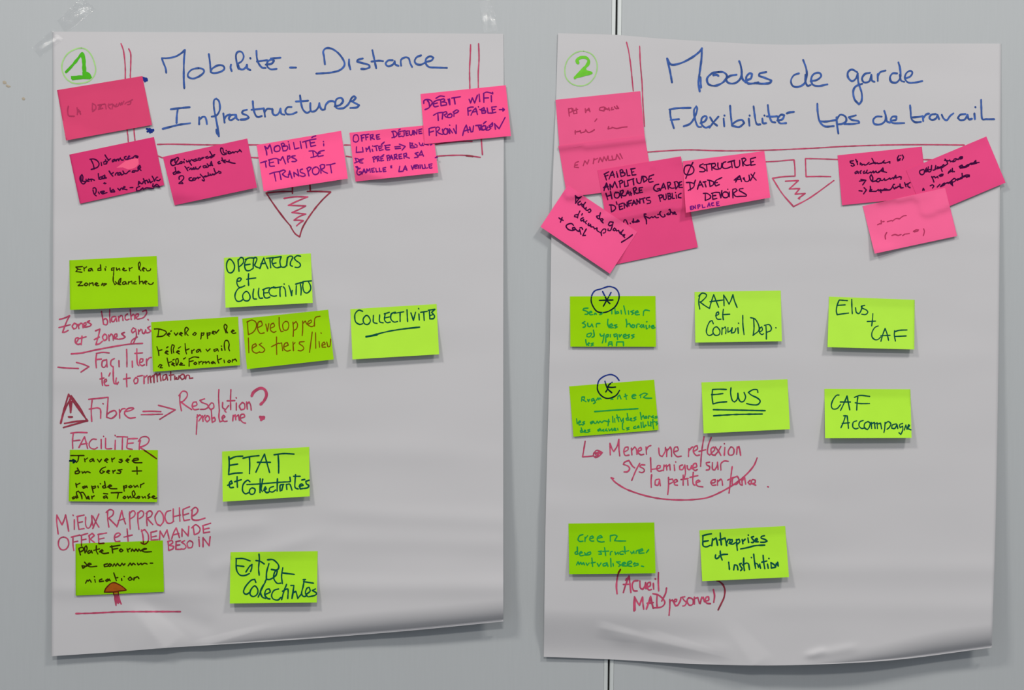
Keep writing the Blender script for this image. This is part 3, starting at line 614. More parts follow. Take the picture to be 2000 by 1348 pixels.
write(P2,HW,CRIM,3.0,V_,'1455,1140 1455,1230 1445,1347;1455,1165 1490,1145 1500,1170;1510,1170 1540,1165 1545,1140 1520,1140 1510,1180 1530,1225 1560,1215;1560,1215 1590,1160 1600,1115;1650,1105 1615,1110 1640,1150 1670,1180 1650,1220 1625,1225;1700,1120 1680,1165 1710,1215 1755,1200 1755,1140 1700,1120;1775,1200 1775,1110;1775,1130 1820,1115 1840,1190;1850,1195 1870,1110;1860,1140 1890,1110 1905,1170;1920,1160 1960,1150 1960,1105 1930,1110 1915,1160 1940,1190 1985,1195;2022,1010 2037,1090 2027,1178', 'crimson word personnel')
write(P2,HW,CRIMD,3.4,W_,'400,895 430,905 480,950 505,1020 495,1110 460,1190 418,1275', 'crimson closing bracket')

# ------------------------------------------------------------------ writing on the notes
def lines(n, mat, w, crop, *txts):
    for t in txts: write(n, HW, mat, w, crop, t)

# sheet 1, pink
lines(n1, FAINT, 2.5, m_, '320,640 305,720 320,810 360,825 430,825;480,670 490,730 485,795;490,700 520,720 545,790;500,745 540,740',
  '770,590 765,660 770,740;770,590 820,620 830,680 775,735;900,640 880,700;870,620 1000,600;930,625 900,690 960,680;1010,610 1020,690;1070,600 1060,640 1100,690;1060,620 1140,600;1130,690 1150,610 1190,650;1190,650 1220,600;1200,650 1240,640 1270,580;1270,580 1290,620 1310,570;1320,610 1350,550;1370,600 1400,570 1440,560;1420,610 1470,600 1480,550;1440,560 1510,520')
lines(n2, BLACK, 2.5, a_, '455,210 530,205 600,240 635,300 610,360 550,390 480,410;480,225 520,310 540,400;675,270 685,330;720,270 770,240 760,220;760,245 790,270 760,305 725,300;750,125 790,190 825,235;800,250 780,300;825,220 860,200;935,210 890,235 895,260 930,245 945,215 960,245;970,245 980,215 1010,205 1020,240;1020,225 1050,185 1070,225 1110,225;1165,155 1130,170 1140,205 1190,210 1230,195;1290,190 1340,140 1395,155 1385,185 1350,165')
lines(n2, PLUM, 2.4, a_, '1190,190 1235,150 1215,145 1195,190 1240,200 1290,175')
lines(n2, BLACK, 2.5, a_, '300,510 265,560 265,620 300,680 340,690 380,645 310,640 320,560 300,510;280,540 285,650;380,600 385,640;430,595 400,640 440,640;440,610 490,600 480,640;500,600 545,620;620,490 625,560 640,600;700,560 650,560 630,595 670,600 700,575;680,555 745,520 740,570 700,590 780,575;740,550 770,570',
  '830,440 870,500 905,540;870,500 915,470;950,520 965,485 995,470;1050,470 1010,480 1000,515 1040,515 1060,480;1060,480 1075,520 1110,500;1100,440 1130,490 1170,490;1170,490 1220,440 1240,440;1320,430 1290,440 1280,465 1330,460 1340,430 1360,440;1360,440 1400,430 1395,370 1430,330 1445,370 1420,400 1455,430;1410,350 1420,400',
  '725,680 770,680;740,668 750,690', '515,780 545,765 575,790 575,850 545,900 530,870 515,810;545,900 580,925;620,850 640,885;660,850 690,870 740,835 720,830 670,845 700,885 790,860;850,770 855,830 870,855;870,830 910,800 935,830;870,850 940,845;1000,780 1040,820 1060,780;1080,770 1100,800;1110,780 1145,750 1120,745 1105,790 1180,805;1240,765 1295,762',
  '1400,720 1410,640 1450,680 1480,690;1405,690 1440,680;1460,690 1490,680;1500,590 1530,660 1540,690;1490,660 1560,620;1570,620 1590,670 1610,650;1610,600 1640,670 1680,640;1670,540 1700,590 1715,640;1715,640 1760,560 1780,560;1760,620 1800,630 1830,600',
  '1430,740 1370,770 1370,820;1370,830 1420,820;1440,810 1490,770 1500,800;1500,800 1560,770 1620,775 1700,780;1690,690 1680,740 1720,740;1700,750 1760,700 1820,750;1730,730 1810,755')
fill(n2, 'pale_patch', note_mat((240,92,132), 'pink_note_pale'), a_, '975,378 1090,290 1150,245 1290,205 1400,190 1410,300 1360,365 1280,400 1200,412 1100,372', 'lighter pink patch between two lines')  # flat area in a paler pink, laid between the written lines
lines(n3, BLACK, 2.5, b_, '215,510 160,530 150,600 190,650 250,625;165,560 240,500;300,470 250,500 240,560 270,615 320,615 350,590;300,470 320,500 270,580;380,560 345,580 355,605 390,600 400,570;430,560 440,590;440,510 446,520;490,540 500,570 540,555 545,530;545,530 560,580 600,640;560,570 600,520 640,540;640,540 650,555 690,550;620,540 700,500 700,545;700,545 740,530 745,490 790,490;760,530 790,530 820,490;830,470 840,500;840,490 870,470;950,450 905,465 920,490 960,485;960,485 1000,460 1020,480;995,340 1030,400 1060,440;1000,460 1060,430 1105,410;1030,480 1090,440',
  '1240,265 1230,320 1260,390 1300,415 1340,400 1290,350 1280,280 1240,265;1350,370 1355,400;1350,320 1355,325;1380,350 1420,340 1400,370 1390,385 1440,390;1440,350 1460,380 1500,350 1520,375;1520,375 1560,340 1600,360;1610,340 1660,320;1640,300 1685,350',
  '245,690 255,750 270,810;250,780 200,810 215,840 265,825;270,800 320,770 340,790 290,815 360,800;455,665 490,710 520,760;490,710 545,685;555,735 590,700 600,735;600,735 650,690 660,730;610,730 720,715;690,680 700,720 750,720;750,720 800,660;900,650 850,660 860,695 905,690 920,655;920,655 930,690 970,670;940,610 960,640 1010,650;1030,560 1010,620 1060,650;1030,570 1050,640',
  '1210,560 1170,580 1190,610 1230,595;1260,480 1280,550 1310,580;1310,550 1330,590;1250,540 1340,530;1350,560 1420,570 1460,590;1420,530 1400,565 1480,590 1545,600',
  '335,950 330,900 370,870 425,880 430,930 390,980 325,1035;325,1035 370,1000 415,1035;330,1040 410,1040;600,910 555,920 550,960 600,980 650,965;640,920 620,960 680,960 690,920 640,920;700,930 740,900 750,930;750,920 790,900;790,835 820,870 850,900 880,960 870,985 830,960;870,890 910,870 920,890 880,895;960,800 965,850;930,880 1000,860;1000,830 1020,860 1050,850;1050,830 1090,840;1085,710 1110,780 1130,810;1080,850 1180,790;1190,770 1240,790 1240,810 1200,815')
lines(n4, PURP, 2.5, c_, '235,475 225,400 190,285;190,285 250,340;250,340 300,250;300,250 330,340 350,435;450,275 400,310 400,380 440,400 510,380 520,310 490,270 450,275;550,230 570,310 590,390;545,235 590,215 620,250 580,290;580,290 670,280 690,330 650,380 590,385;715,235 735,355;700,185 703,192;815,205 840,345;840,345 935,320;960,180 985,330;1010,195 1200,140;1075,175 1100,320;1165,150 1300,125;1165,150 1190,290 1295,265;1180,215 1270,200;1210,100 1240,75 1295,60;1462,180 1465,190;1468,230 1470,275',
  '100,645 230,605;200,615 220,740;270,585 400,550 460,555;290,590 300,710 400,715;300,645 380,630;490,660 475,560;475,560 530,590;530,590 580,510;580,510 640,665;700,635 680,550 700,500;680,500 730,490 740,530 700,565;850,490 780,500 770,520 850,560 885,590 850,615 780,615;1150,390 1260,390 1340,460 1310,500 1190,530;1235,400 1250,520;1480,375 1380,400 1340,450 1350,510;1350,510 1460,485;1340,450 1400,430',
  '295,885 400,850 500,835;395,865 430,1040;510,840 545,1010;500,840 600,800 640,830 570,890;570,890 630,940 700,960;700,960 730,820;730,820 780,980;700,900 760,885;830,945 820,850;820,850 930,930;930,930 900,790;1010,780 960,800 970,850 1050,880 1070,920 1020,940 960,925;1110,760 1150,930;1100,770 1160,735 1200,760 1140,830;1290,735 1230,780 1230,860 1280,900 1350,870 1370,790 1320,735 1290,735;1400,720 1410,870;1385,710 1430,680 1490,690 1480,750 1410,790;1410,790 1480,840 1550,870;1530,690 1620,680 1715,655;1610,680 1640,860')
lines(n5, PURP, 2.4, d_, '190,260 130,270 110,340 120,400 180,415 225,370 215,290 190,260;285,280 300,400;275,275 350,252;292,330 340,318;375,270 390,370;365,262 450,245;382,315 430,305;480,270 490,370;475,265 540,250 535,300 490,320;490,320 570,355;610,265 625,355 690,345;610,265 680,248;615,310 670,300',
  '965,190 1000,320;945,190 1010,180 1060,230 1040,290 950,322;1085,200 1100,300 1150,290;1085,200 1140,185;1090,245 1130,238;1095,160 1130,135;1165,180 1235,165;1210,170 1215,270 1190,300 1165,285;1250,185 1262,275 1305,265;1250,185 1300,172;1255,230 1295,222;1325,170 1335,255 1365,265 1395,240 1400,165;1430,260 1425,165;1425,165 1490,245;1490,245 1495,150;1530,150 1540,235 1600,225;1530,150 1600,130;1535,190 1585,180',
  '180,520 175,640;175,640 320,630;310,530 325,630;400,620 385,545 420,580 455,510;455,510 480,630;520,570 535,620;530,500 533,505;560,510 640,490;600,500 620,600;660,510 740,500;660,520 680,600 760,580;670,555 730,540;720,470 785,415;790,490 910,480;810,500 820,580 900,580;810,540 890,530;1010,520 1130,510;1020,560 1140,550;1110,460 1240,510;1240,510 1170,590;1340,430 1350,540;1340,440 1400,440 1380,490;1350,500 1430,500 1420,540 1360,540;1450,460 1500,490;1430,540 1500,520;1540,430 1570,490 1610,490;1620,440 1600,480 1640,490;1650,460 1740,480;1780,480 1815,470',
  '160,770 180,860;150,770 210,780 240,830 140,870;250,800 330,780;250,800 250,860 320,870;255,830 300,825;540,745 560,850;530,750 580,730 595,770 550,795;620,735 640,835;615,735 665,725 670,765 630,785;630,785 690,825;705,735 715,825 770,815;705,735 760,722;710,780 750,770;735,715 775,690;840,715 860,820;835,715 885,700 900,745 855,770;900,810 935,700;935,700 975,795;915,765 965,755;1000,695 1010,790;995,695 1050,680 1055,725 1010,745;1010,745 1075,785;1100,690 1110,780 1170,770;1100,690 1160,675;1105,735 1150,725;1205,675 1215,770;1200,675 1260,655 1265,705 1220,720;1220,720 1330,765',
  '1520,640 1450,660 1500,700 1520,740 1440,755;1500,750 1550,680 1590,605;1590,605 1610,670 1635,720;1540,700 1610,690',
  '165,950 200,980;190,940 240,1000;262,982 205,1010 190,1090 230,1130 280,1100 285,1060;285,1060 240,1065;300,1110 345,1000;345,1000 375,1085;315,1065 370,1055;400,1080 405,1000;405,1000 435,1045;435,1045 470,990;470,990 480,1075;510,990 520,1070 570,1062;510,990 565,980;515,1030 555,1022;600,985 610,1065 650,1058;675,980 685,1060 725,1055;755,980 765,1060 820,1050;755,980 815,968;760,1020 805,1012;920,935 945,975;945,930 925,975',
  '1120,940 1100,1060;1100,1060 1180,1050;1190,1050 1240,930;1240,930 1275,1030;1200,1010 1270,1000;1370,930 1400,1010;1400,1010 1430,920;1440,920 1450,990 1500,980;1440,920 1500,910;1450,950 1490,945;1520,920 1535,990;1560,910 1570,990;1600,910 1615,990 1670,985;1660,900 1680,980 1730,975;1750,900 1770,980 1820,975;1750,900 1820,890;1760,940 1810,930', '1890,755 1935,735;1895,750 1935,755')
lines(n6, PURP, 2.6, e_, '85,410 90,350 150,325 230,340 270,390 240,450 190,510 110,545;160,340 200,400 210,480;310,370 380,340 440,330;310,370 290,430 320,480 400,470;310,420 380,400;350,300 440,250 530,260;450,330 460,460;450,330 520,310 540,350 480,380;480,380 570,390 580,440 470,460;610,320 650,440;640,310 655,430;690,295 880,265;745,290 765,425',
  '1070,320 1100,400;1100,400 1140,290;1140,290 1190,400;1190,400 1250,230;1285,210 1300,370;1385,190 1390,385;1390,190 1450,165 1560,190;1395,295 1490,290;1550,240 1555,375;1580,170 1582,205',
  '295,670 380,620 490,605;390,620 400,780;500,620 485,750;500,610 570,590 590,630 530,660;530,660 560,700 620,720;650,640 600,670 610,710 670,715 700,670 670,630 650,640;740,600 740,690;720,600 800,550 840,570 820,600 740,640',
  '1040,510 1050,665;1040,510 1110,490 1160,490;1050,580 1110,560;1110,665 1150,580 1210,510;1210,510 1250,650;1140,600 1240,580;1270,480 1275,490;1300,540 1340,560;1340,530 1350,625;1340,530 1390,500 1400,540 1350,565;1350,565 1430,570 1420,615 1350,625;1460,510 1480,620;1480,620 1560,620;1560,490 1580,600;1560,490 1660,480;1570,550 1630,540;1580,620 1650,600;1725,545 1830,545;1800,515 1835,545;1835,545 1800,575',
  '195,960 250,940 330,925;200,970 205,1100;205,1040 300,1010;350,960 360,1110;345,950 390,920 430,950 400,1000 370,1020;370,1020 420,1060 490,1085;490,970 510,1070;540,960 510,1020 530,1080 590,1070 600,990 560,950;600,960 640,1060;650,1060 640,960;640,960 710,1050;645,880 650,886;730,960 780,1060;790,880 790,1060',
  '930,1105 960,980 1010,880;1010,880 1050,1040;950,1010 1070,980;1080,920 1110,1030 1150,1020;1150,1020 1165,900;1210,890 1340,880;1270,890 1300,990;1330,900 1320,970 1380,990;1380,900 1340,930 1370,980 1420,970 1430,900 1380,890;1380,850 1440,800;1470,920 1440,990 1490,990 1540,950;1500,900 1580,840 1570,900 1500,930;1560,840 1580,830;1620,850 1640,970;1620,850 1720,960;1720,960 1850,715')
# sheet 1, green
lines(n8, TEAL, 2.6, L, '185,260 135,320 125,420 155,510 210,530 265,480 280,390 245,310 185,260;350,270 355,370 368,500;345,300 400,230 450,250 455,320 420,370 370,410;490,270 560,240 640,238;510,270 480,340 480,420 510,480 570,485 630,450;480,375 585,360;655,240 645,340 645,440;640,245 700,230 715,270 670,380;670,380 700,410 780,440;775,445 810,340 850,240;850,240 880,330 930,445;790,355 880,340;900,245 1040,232;970,250 985,430;1040,235 1190,210;1030,250 1010,310 1040,390 1100,430 1190,410;1020,350 1090,335;1190,215 1165,300 1185,400 1240,420 1290,380 1310,230;1300,390 1310,260 1340,210 1400,205 1410,240 1370,320;1370,320 1370,380 1410,400;1570,205 1500,195 1440,240 1480,290 1550,340 1565,390 1520,425 1460,420',
  '330,690 380,690 415,650 385,625 340,650 325,720 350,790 400,815 480,780;555,545 550,640 555,775;515,655 600,640 695,628',
  '440,800 360,830 300,920 290,1010 330,1080 400,1080 440,1050;510,890 450,940 440,1010 480,1070 550,1070 585,1010 560,930 510,890;655,845 640,940 650,1030 710,1040;755,830 745,930 770,1020 830,1020;830,860 900,830 960,820;850,860 850,950 870,1010 920,1020 970,1000;870,920 930,915;1090,820 1000,820 950,880 980,960 1050,985 1100,975;1040,800 1100,815 1200,795;1170,810 1165,900 1170,990;1230,800 1265,850 1280,985;1245,745 1252,750;1340,780 1370,870 1395,975;1395,975 1400,920 1405,870;1485,780 1480,950;1470,750 1580,715;1560,730 1580,850 1575,960;1590,730 1620,700 1780,685;1620,720 1610,800 1640,900 1700,920 1760,860 1760,780 1720,700')
lines(n11, TEAL, 2.6, G, '1190,140 1150,130 1115,170 1120,240 1160,268 1190,260;1225,180 1195,215 1205,258 1240,268 1265,235 1250,195 1225,180;1295,180 1295,245 1330,258;1355,175 1355,240 1390,252;1400,165 1450,150;1410,165 1402,220 1425,250 1460,245;1408,205 1450,195;1510,150 1470,165 1465,215 1495,245 1530,240;1500,160 1590,145;1555,155 1555,240;1622,125 1628,240;1660,155 1685,230;1685,230 1705,150;1738,165 1742,225;1735,112 1738,118;1755,150 1820,140;1785,148 1790,230;1830,130 1895,120;1840,135 1845,215 1880,210;1850,180 1880,172;1895,120 1862,150 1890,185 1880,212 1855,215')
write(n11,'underline',TEAL,2.8,G,'1222,390 1300,372;1300,372 1400,345 1500,325 1620,308 1745,295')
write(n11,'underline',TEAL,4.4,G,'1225,388 1300,374 1330,366')
lines(n10, BROWN, 2.1, G, '65,240 70,310 75,365;60,245 110,225 150,250 150,300 120,345 75,368;165,300 210,275 200,235 170,250 165,310 190,355 230,350;245,265 260,335;260,335 275,260;290,305 330,285 320,255 295,270 290,320 320,345 345,335;375,200 378,290 395,340 415,335;435,240 410,270 420,320 455,320 470,280 460,245 435,240;510,245 515,320 512,385;510,265 540,240 555,270 545,310 520,325;605,235 605,320 600,378;605,260 630,235 645,265;650,270 690,245 685,225 660,240 655,270 690,290 715,280;720,285 720,240 730,200 775,188',
  '75,400 78,470 80,545;115,500 155,475 145,455 115,475 115,525 150,548 185,535;205,450 180,465 215,490 235,515 215,540 185,540;350,390 350,480 352,562;300,485 370,450;375,455 400,448 410,525;420,490 465,470 455,445 430,455 420,500 450,528 485,520;510,440 515,525;512,465 530,445;620,435 575,440 570,455 605,480 615,505 590,525 560,522;698,342 685,440 672,540;730,350 732,500;765,435 770,490;783,350 787,356;790,475 825,460 815,440 795,455 795,490 830,490;840,440 850,485 870,480 878,410')
lines(n7, OLIVE, 2.2, E, '305,203 240,208 262,228 288,232;262,228 240,252 300,258;318,210 322,245;320,225 345,205;390,220 365,230 362,245 385,243 395,220;395,220 405,245;480,185 485,240;480,215 455,225 455,240 480,240;525,220 528,240;533,205 536,208;615,215 590,220 588,240 612,235;612,215 608,290;635,215 640,240 665,220 670,240;695,235 715,225 705,215 695,235 715,245 735,240;760,215 765,245;765,225 790,212;855,230 850,180 862,158 870,180 860,225 875,245;885,235 915,220 900,212 888,232 905,248;925,225 935,245 965,240 970,225',
  '250,355 300,352;300,352 262,390;262,390 310,388;340,362 320,380 340,390 360,375 340,362;370,390 375,362;375,372 405,360 410,388;425,380 455,370 440,360 425,375 445,390 465,388;500,365 490,385 515,370 540,372;510,390 540,372;605,300 605,345 620,380 640,365 625,350;650,375 665,330 680,318 675,350 660,378 680,380;715,350 695,360 700,378 722,372 725,350;725,350 735,375;750,375 755,350;755,358 785,345 790,372;825,350 805,358 805,372 830,372;858,295 862,372;862,355 890,345 898,372;905,360 935,350 920,342 905,358 925,375;945,365 965,378 990,370 995,358')
lines(n9, OLIVE, 2.3, E, '1005,812 1050,812 1110,830 1125,850 1090,880 1030,888;1050,815 1040,885;1130,870 1160,860 1150,850 1130,865 1150,882;1165,835 1172,830;1200,850 1215,875 1235,850;1250,865 1280,855 1265,845 1250,860 1275,880;1305,870 1305,810 1320,795 1338,815 1315,850 1335,875;1400,845 1380,865 1400,875 1415,855 1400,845;1465,850 1462,890 1458,910;1465,855 1490,850 1485,870 1465,875;1520,850 1525,905;1522,855 1550,848 1545,868 1525,872;1570,850 1595,838 1575,835 1568,855 1590,862;1600,835 1605,855 1635,820;1705,850 1685,790 1695,765 1715,785 1705,820 1720,850;1760,840 1785,830 1770,820 1755,840 1775,855 1800,850',
  '1030,985 1045,1030 1050,1070;1045,1025 1080,1015;1110,1045 1140,1030 1125,1025 1110,1045 1140,1058;1125,995 1140,985;1175,1050 1170,1000 1180,965 1200,975 1190,1010 1195,1045;1220,1040 1250,1030 1235,1022 1220,1040 1250,1055;1240,1000 1262,985;1305,955 1310,1020 1320,1055;1310,1020 1345,1005;1370,1020 1372,1050;1370,1030 1395,1012;1440,1010 1415,1025 1420,1040 1440,1030 1450,1010 1460,1035;1510,1010 1525,1030 1550,1005;1610,1005 1585,1015 1590,1030 1612,1022 1622,1005 1630,1028;1660,1000 1665,1022;1658,978 1662,980;1695,1020 1688,970 1695,930 1720,925 1735,960 1730,1000 1740,1025',
  '1045,1180 1060,1160 1080,1165 1060,1190 1085,1190;1130,1095 1140,1140 1150,1175;1145,1140 1175,1130;1175,1160 1200,1150 1185,1140 1175,1158 1205,1172;1185,1115 1200,1108;1220,1165 1215,1110 1235,1100 1240,1130 1225,1165;1250,1160 1280,1150 1265,1140 1255,1165 1300,1165;1290,1105 1310,1092;1345,1100 1345,1175;1345,1105 1390,1085 1440,1090;1350,1130 1385,1122;1405,1135 1390,1150 1405,1160 1420,1148 1405,1135;1440,1130 1442,1155;1442,1140 1465,1128;1475,1155 1480,1130;1482,1140 1505,1130 1510,1150;1512,1140 1535,1128 1545,1148;1580,1128 1560,1140 1570,1150 1590,1135 1600,1150;1620,1070 1625,1120 1635,1145;1625,1115 1660,1100;1685,1115 1690,1140;1735,1115 1720,1130 1735,1140 1750,1125 1735,1115;1765,1135 1768,1110;1770,1118 1795,1105 1808,1125')
lines(n12, OLIVE, 2.5, H, '190,748 320,748;268,755 260,800 245,815;325,780 330,810;330,790 355,772;400,780 375,795 380,810 400,800 410,780;410,780 418,808;450,785 470,812 490,785;520,800 555,790 540,778 520,795 545,815;590,775 595,810;595,790 618,772;690,785 665,788 695,800 680,815 660,810;730,800 760,790 745,780 728,798 750,815;765,760 772,750;790,800 850,790 845,775 805,782 795,805 820,818 885,818',
  '255,870 275,910;265,895 235,905 235,925 265,922 280,905;300,905 305,920 325,905 335,918 350,905 380,915;530,860 495,875 475,905 490,922 520,905 500,898;540,910 570,900 555,893 540,910 565,922;600,895 605,920;605,905 625,892;690,885 650,890 680,905 670,922 640,920;835,858 838,930;790,900 882,898',
  '240,1020 248,1058;245,1035 280,1018;330,1045 305,1055 312,1068 335,1058 345,1045;345,1045 352,1062;395,1045 410,1110;400,1055 430,1045 430,1062 408,1070;455,1045 460,1062;478,1022 481,1025;520,1000 530,1055;520,1040 500,1050 510,1065 535,1060;550,1055 590,1045 575,1035 555,1050 580,1070 640,1072;705,1045 712,1095;705,1050 735,1040 735,1058 710,1065;775,1040 755,1052 770,1062 790,1050 775,1040;805,1040 815,1058 840,1040;840,1040 848,1055;870,1060 872,1030;872,1035 905,1018',
  '225,1150 205,1160 212,1172 235,1160 240,1145;240,1145 248,1165;260,1160 245,1110 265,1095 295,1135 300,1170;300,1165 285,1110 310,1108 335,1145 345,1170;345,1160 370,1155 360,1145 345,1165 375,1172;395,1145 398,1170;398,1155 420,1140;535,1140 510,1150 515,1165 540,1155;540,1145 548,1165;510,1118 550,1122;585,1112 690,1108;655,1115 645,1165;715,1145 700,1160 715,1168 730,1155 715,1145;745,1145 752,1165 772,1145;772,1145 780,1162;795,1160 818,1125 805,1092 790,1105 800,1150 830,1165;850,1145 835,1158 855,1165 865,1150 850,1145;885,1148 895,1163 915,1148;915,1148 920,1162;960,1120 940,1140 965,1155 945,1165;980,1155 1010,1150 1000,1140 980,1155 1005,1168 1030,1162')
write(n12,'arrow_drawing',NIGHT,3.4,H,'172,800 215,800;212,788 238,803;238,803 215,818;220,795 228,808','small dark arrow',off=P1)
lines(n13, TEAL, 3.0, I, '370,155 300,160 240,185;235,160 238,240 232,335;240,245 320,232;232,335 290,322 365,318;372,175 450,158 528,150;435,165 438,240 435,325;498,312 540,220 582,135;582,135 605,220 632,315;512,215 640,215;675,142 770,130 870,135;715,145 720,230 720,320',
  '222,440 268,420 258,395 240,415 245,460 280,460;315,355 315,400 318,458;290,405 355,385;440,405 415,390 375,430 368,490 395,522 430,510;460,465 435,490 445,525 480,520 490,480 460,465;540,375 538,510;565,378 550,470 560,500;575,490 600,475 590,455 578,480 600,510 625,505;670,450 635,465 630,495 660,505 690,485;708,375 705,495;735,495 735,440 770,430;765,430 750,490;795,430 800,480;805,430 830,430 850,485;830,360 835,400;885,335 880,400 880,460 910,475;865,352 930,352;920,450 960,440 945,425 925,440 930,475 960,470;945,388 975,382;1018,390 985,400 990,425 1013,440 1005,462 970,470')
write(n13,'strike_line',TEAL,2.8,I,'410,432 550,425 700,412 830,405')
lines(n15, TEAL, 2.9, K, '205,275 300,275 390,305;210,280 208,370 220,440 260,490 320,495 380,470;210,365 310,378;335,450 380,380 415,350;415,350 410,400 395,445;505,215 510,290 500,400 508,490;465,300 520,310 575,345;635,340 605,450 600,545 585,570;615,290 690,290 755,350 760,400 730,425 665,415;605,545 650,545 720,500 745,440 720,430 700,480 700,540 740,595 790,595;815,395 800,500 810,600;805,460 880,470 965,480',
  '465,585 450,545 400,560 330,640 305,710 340,740 390,710;450,630 400,680 390,740 430,770 480,740 490,680 450,630;590,575 550,650 520,720 495,775;560,620 525,700 545,770 590,795;590,740 650,710 640,670 600,680 580,740 610,790 650,800;760,670 700,690 670,750 690,800 750,815 790,780;865,610 830,700 800,810;810,700 870,670 885,690 880,795;920,625 960,625 950,700 935,795;950,720 985,700 1000,750 1010,795;1010,795 1055,740;1095,550 1080,640 1060,730 1090,770 1130,755;1085,575 1150,585 1215,595;1080,550 1112,548;1120,740 1170,700 1160,650 1130,660 1110,720 1140,770 1190,765;1240,670 1200,690 1245,715 1255,735 1230,755 1190,765')
lines(n14, OLIVE, 2.6, J, '320,460 335,520;320,455 355,445 365,470 335,490;380,500 375,450 390,430 400,455 390,490;425,475 405,490 412,505 432,495 440,475;440,475 450,500;490,430 490,480 505,510;465,475 520,460;520,490 555,480 545,468 525,485 560,505 610,500;640,430 650,500;625,440 720,425;645,465 700,455;730,460 715,475 730,490 750,475 730,460;790,460 800,490;798,470 820,455;830,485 840,462 860,485 875,462 895,485;895,485 905,462 920,482;920,480 980,460 960,455 930,475 960,490 1028,488',
  '375,590 395,620 360,650 350,625 395,630;400,625 440,610 420,600 400,620 430,635 495,630;600,605 565,615 570,635 600,630;620,605 605,622 620,632 640,615 620,605;650,630 665,605 680,628 695,602 715,625;725,625 740,600 755,620 770,605;800,625 820,598 835,620 850,600 870,615;890,600 900,618 925,600 935,615 960,600 985,608;1015,600 1040,600',
  '385,795 400,765 410,775 425,760 440,785;475,760 480,785;470,730 473,733;545,755 520,765 520,780 560,775;600,755 580,768 590,778 610,765 615,755;615,755 625,772;660,695 675,740 685,770;675,745 700,740;735,750 738,768;760,728 763,731;820,735 800,752 815,768 840,755 820,735;855,765 860,740;862,748 890,732 905,750')
fill(n14,'arrow_head',CAP,J,'568,882 580,850 605,820 635,795 670,790 705,805 740,825 765,845 782,862 755,868 710,872 660,880 610,882', 'orange brown drawn arrow head')
write(n14,'arrow_head',DBRN,2.2,J,'568,882 580,850 605,820 635,795 670,790 705,805 740,825 765,845 782,862;782,862 755,868 710,872 660,880 610,882 568,882;655,880 660,908;704,874 706,904')
fill(n14,'arrow_stem',CAP,J,'655,878 704,874 706,895 656,897', k=0.00005)

# sheet 2, pink
lines(n16, FAINT, 2.3, k_, '195,205 205,300;195,210 235,200 240,240 205,255;250,205 260,270 300,265;255,235 310,215;290,200 300,260;405,205 410,255;415,240 450,200 465,245;405,225 460,225;640,185 590,195 585,225 640,235;640,235 650,190 690,220;650,215 690,210;700,195 710,230;740,190 730,220 760,215;770,180 790,205 825,200;800,170 820,205',
  '525,365 550,335', '280,480 280,525;275,500 330,490;340,480 350,510 400,495 410,470;410,470 440,505 480,495 520,470;700,430 690,460 740,450;740,440 800,455 870,440 930,435')
lines(n17, FAINT, 2.3, k_, '320,870 280,890 270,940 320,945;275,915 310,910;380,920 400,860 430,900 450,850;505,895 515,830;510,850 560,830;570,880 590,820 620,870;620,870 640,810 670,860 690,800;690,800 700,855 740,850;740,800 750,850 790,840;790,840 800,780 840,840;840,770 870,830')
lines(n19, BLACK, 2.5, g_, '190,290 280,245;200,290 235,400;205,330 265,310;285,380 320,290 350,235;350,235 385,350;310,320 380,300;430,270 450,350;425,245 428,250;490,220 510,330;490,220 530,205 550,240 510,265;510,265 580,265 580,310 515,335;610,205 630,320 680,315;700,200 720,310 790,300;690,195 775,180;710,255 750,245',
  '180,545 250,480;190,600 210,520 235,455;235,455 275,585;200,540 270,520;310,580 300,480;300,480 348,545;348,545 390,430;390,430 440,545;480,420 495,540;470,430 520,405 545,440 500,470;570,420 580,525 640,510;630,410 645,510;640,410 750,375;735,385 750,495;800,375 820,450 870,460 890,420 900,330;920,350 940,440;910,330 970,340 1000,390 940,440;1040,330 1030,400 1040,440 1115,430;1040,330 1125,300;1020,395 1080,375',
  '225,650 260,770;240,710 330,680;310,610 340,755;440,640 390,650 390,720 440,740 480,700 470,640 400,630;500,620 520,735;490,610 545,590 550,630 500,690;520,670 550,700 600,690;600,690 640,600 670,690;610,660 660,640;680,620 700,690;690,640 710,660;740,560 760,670;735,560 780,535 800,570 760,620;760,620 800,650 850,640;850,550 860,640 915,630;850,550 915,540;860,595 900,590',
  '1220,480 1150,500 1125,570 1180,610 1240,590;1240,590 1240,560 1190,570;1250,600 1280,530 1310,460;1310,460 1350,570;1280,545 1340,530;1380,450 1400,570;1380,450 1430,445 1440,480 1400,520;1400,520 1460,555 1510,550;1520,450 1540,570;1510,440 1560,430 1590,490 1540,570;1610,440 1600,540 1665,540;1600,450 1650,430;1600,500 1650,490',
  '290,870 340,870 390,890 410,930 380,970 330,1000;320,880 330,1000;420,810 435,860;470,860 485,960 545,940;470,860 545,835;478,905 530,890;575,930 565,835;565,835 630,905;630,905 625,815;660,890 645,800;645,800 710,780;655,845 700,832;715,880 750,780;750,780 795,860;730,840 780,828;815,850 805,765;805,765 865,840;865,840 862,750;880,760 960,735;920,750 940,830;1050,725 985,740 995,775 1060,790 1060,830 1000,845',
  '1225,700 1250,800;1215,695 1270,675 1285,720 1240,745;1300,680 1315,765 1345,770 1360,745 1355,665;1390,655 1400,760;1385,655 1430,650 1435,690 1400,705;1400,705 1450,715 1445,750 1400,762;1470,650 1480,750 1515,745;1545,680 1555,745;1532,632 1536,638;1640,650 1590,680 1590,730 1640,735')
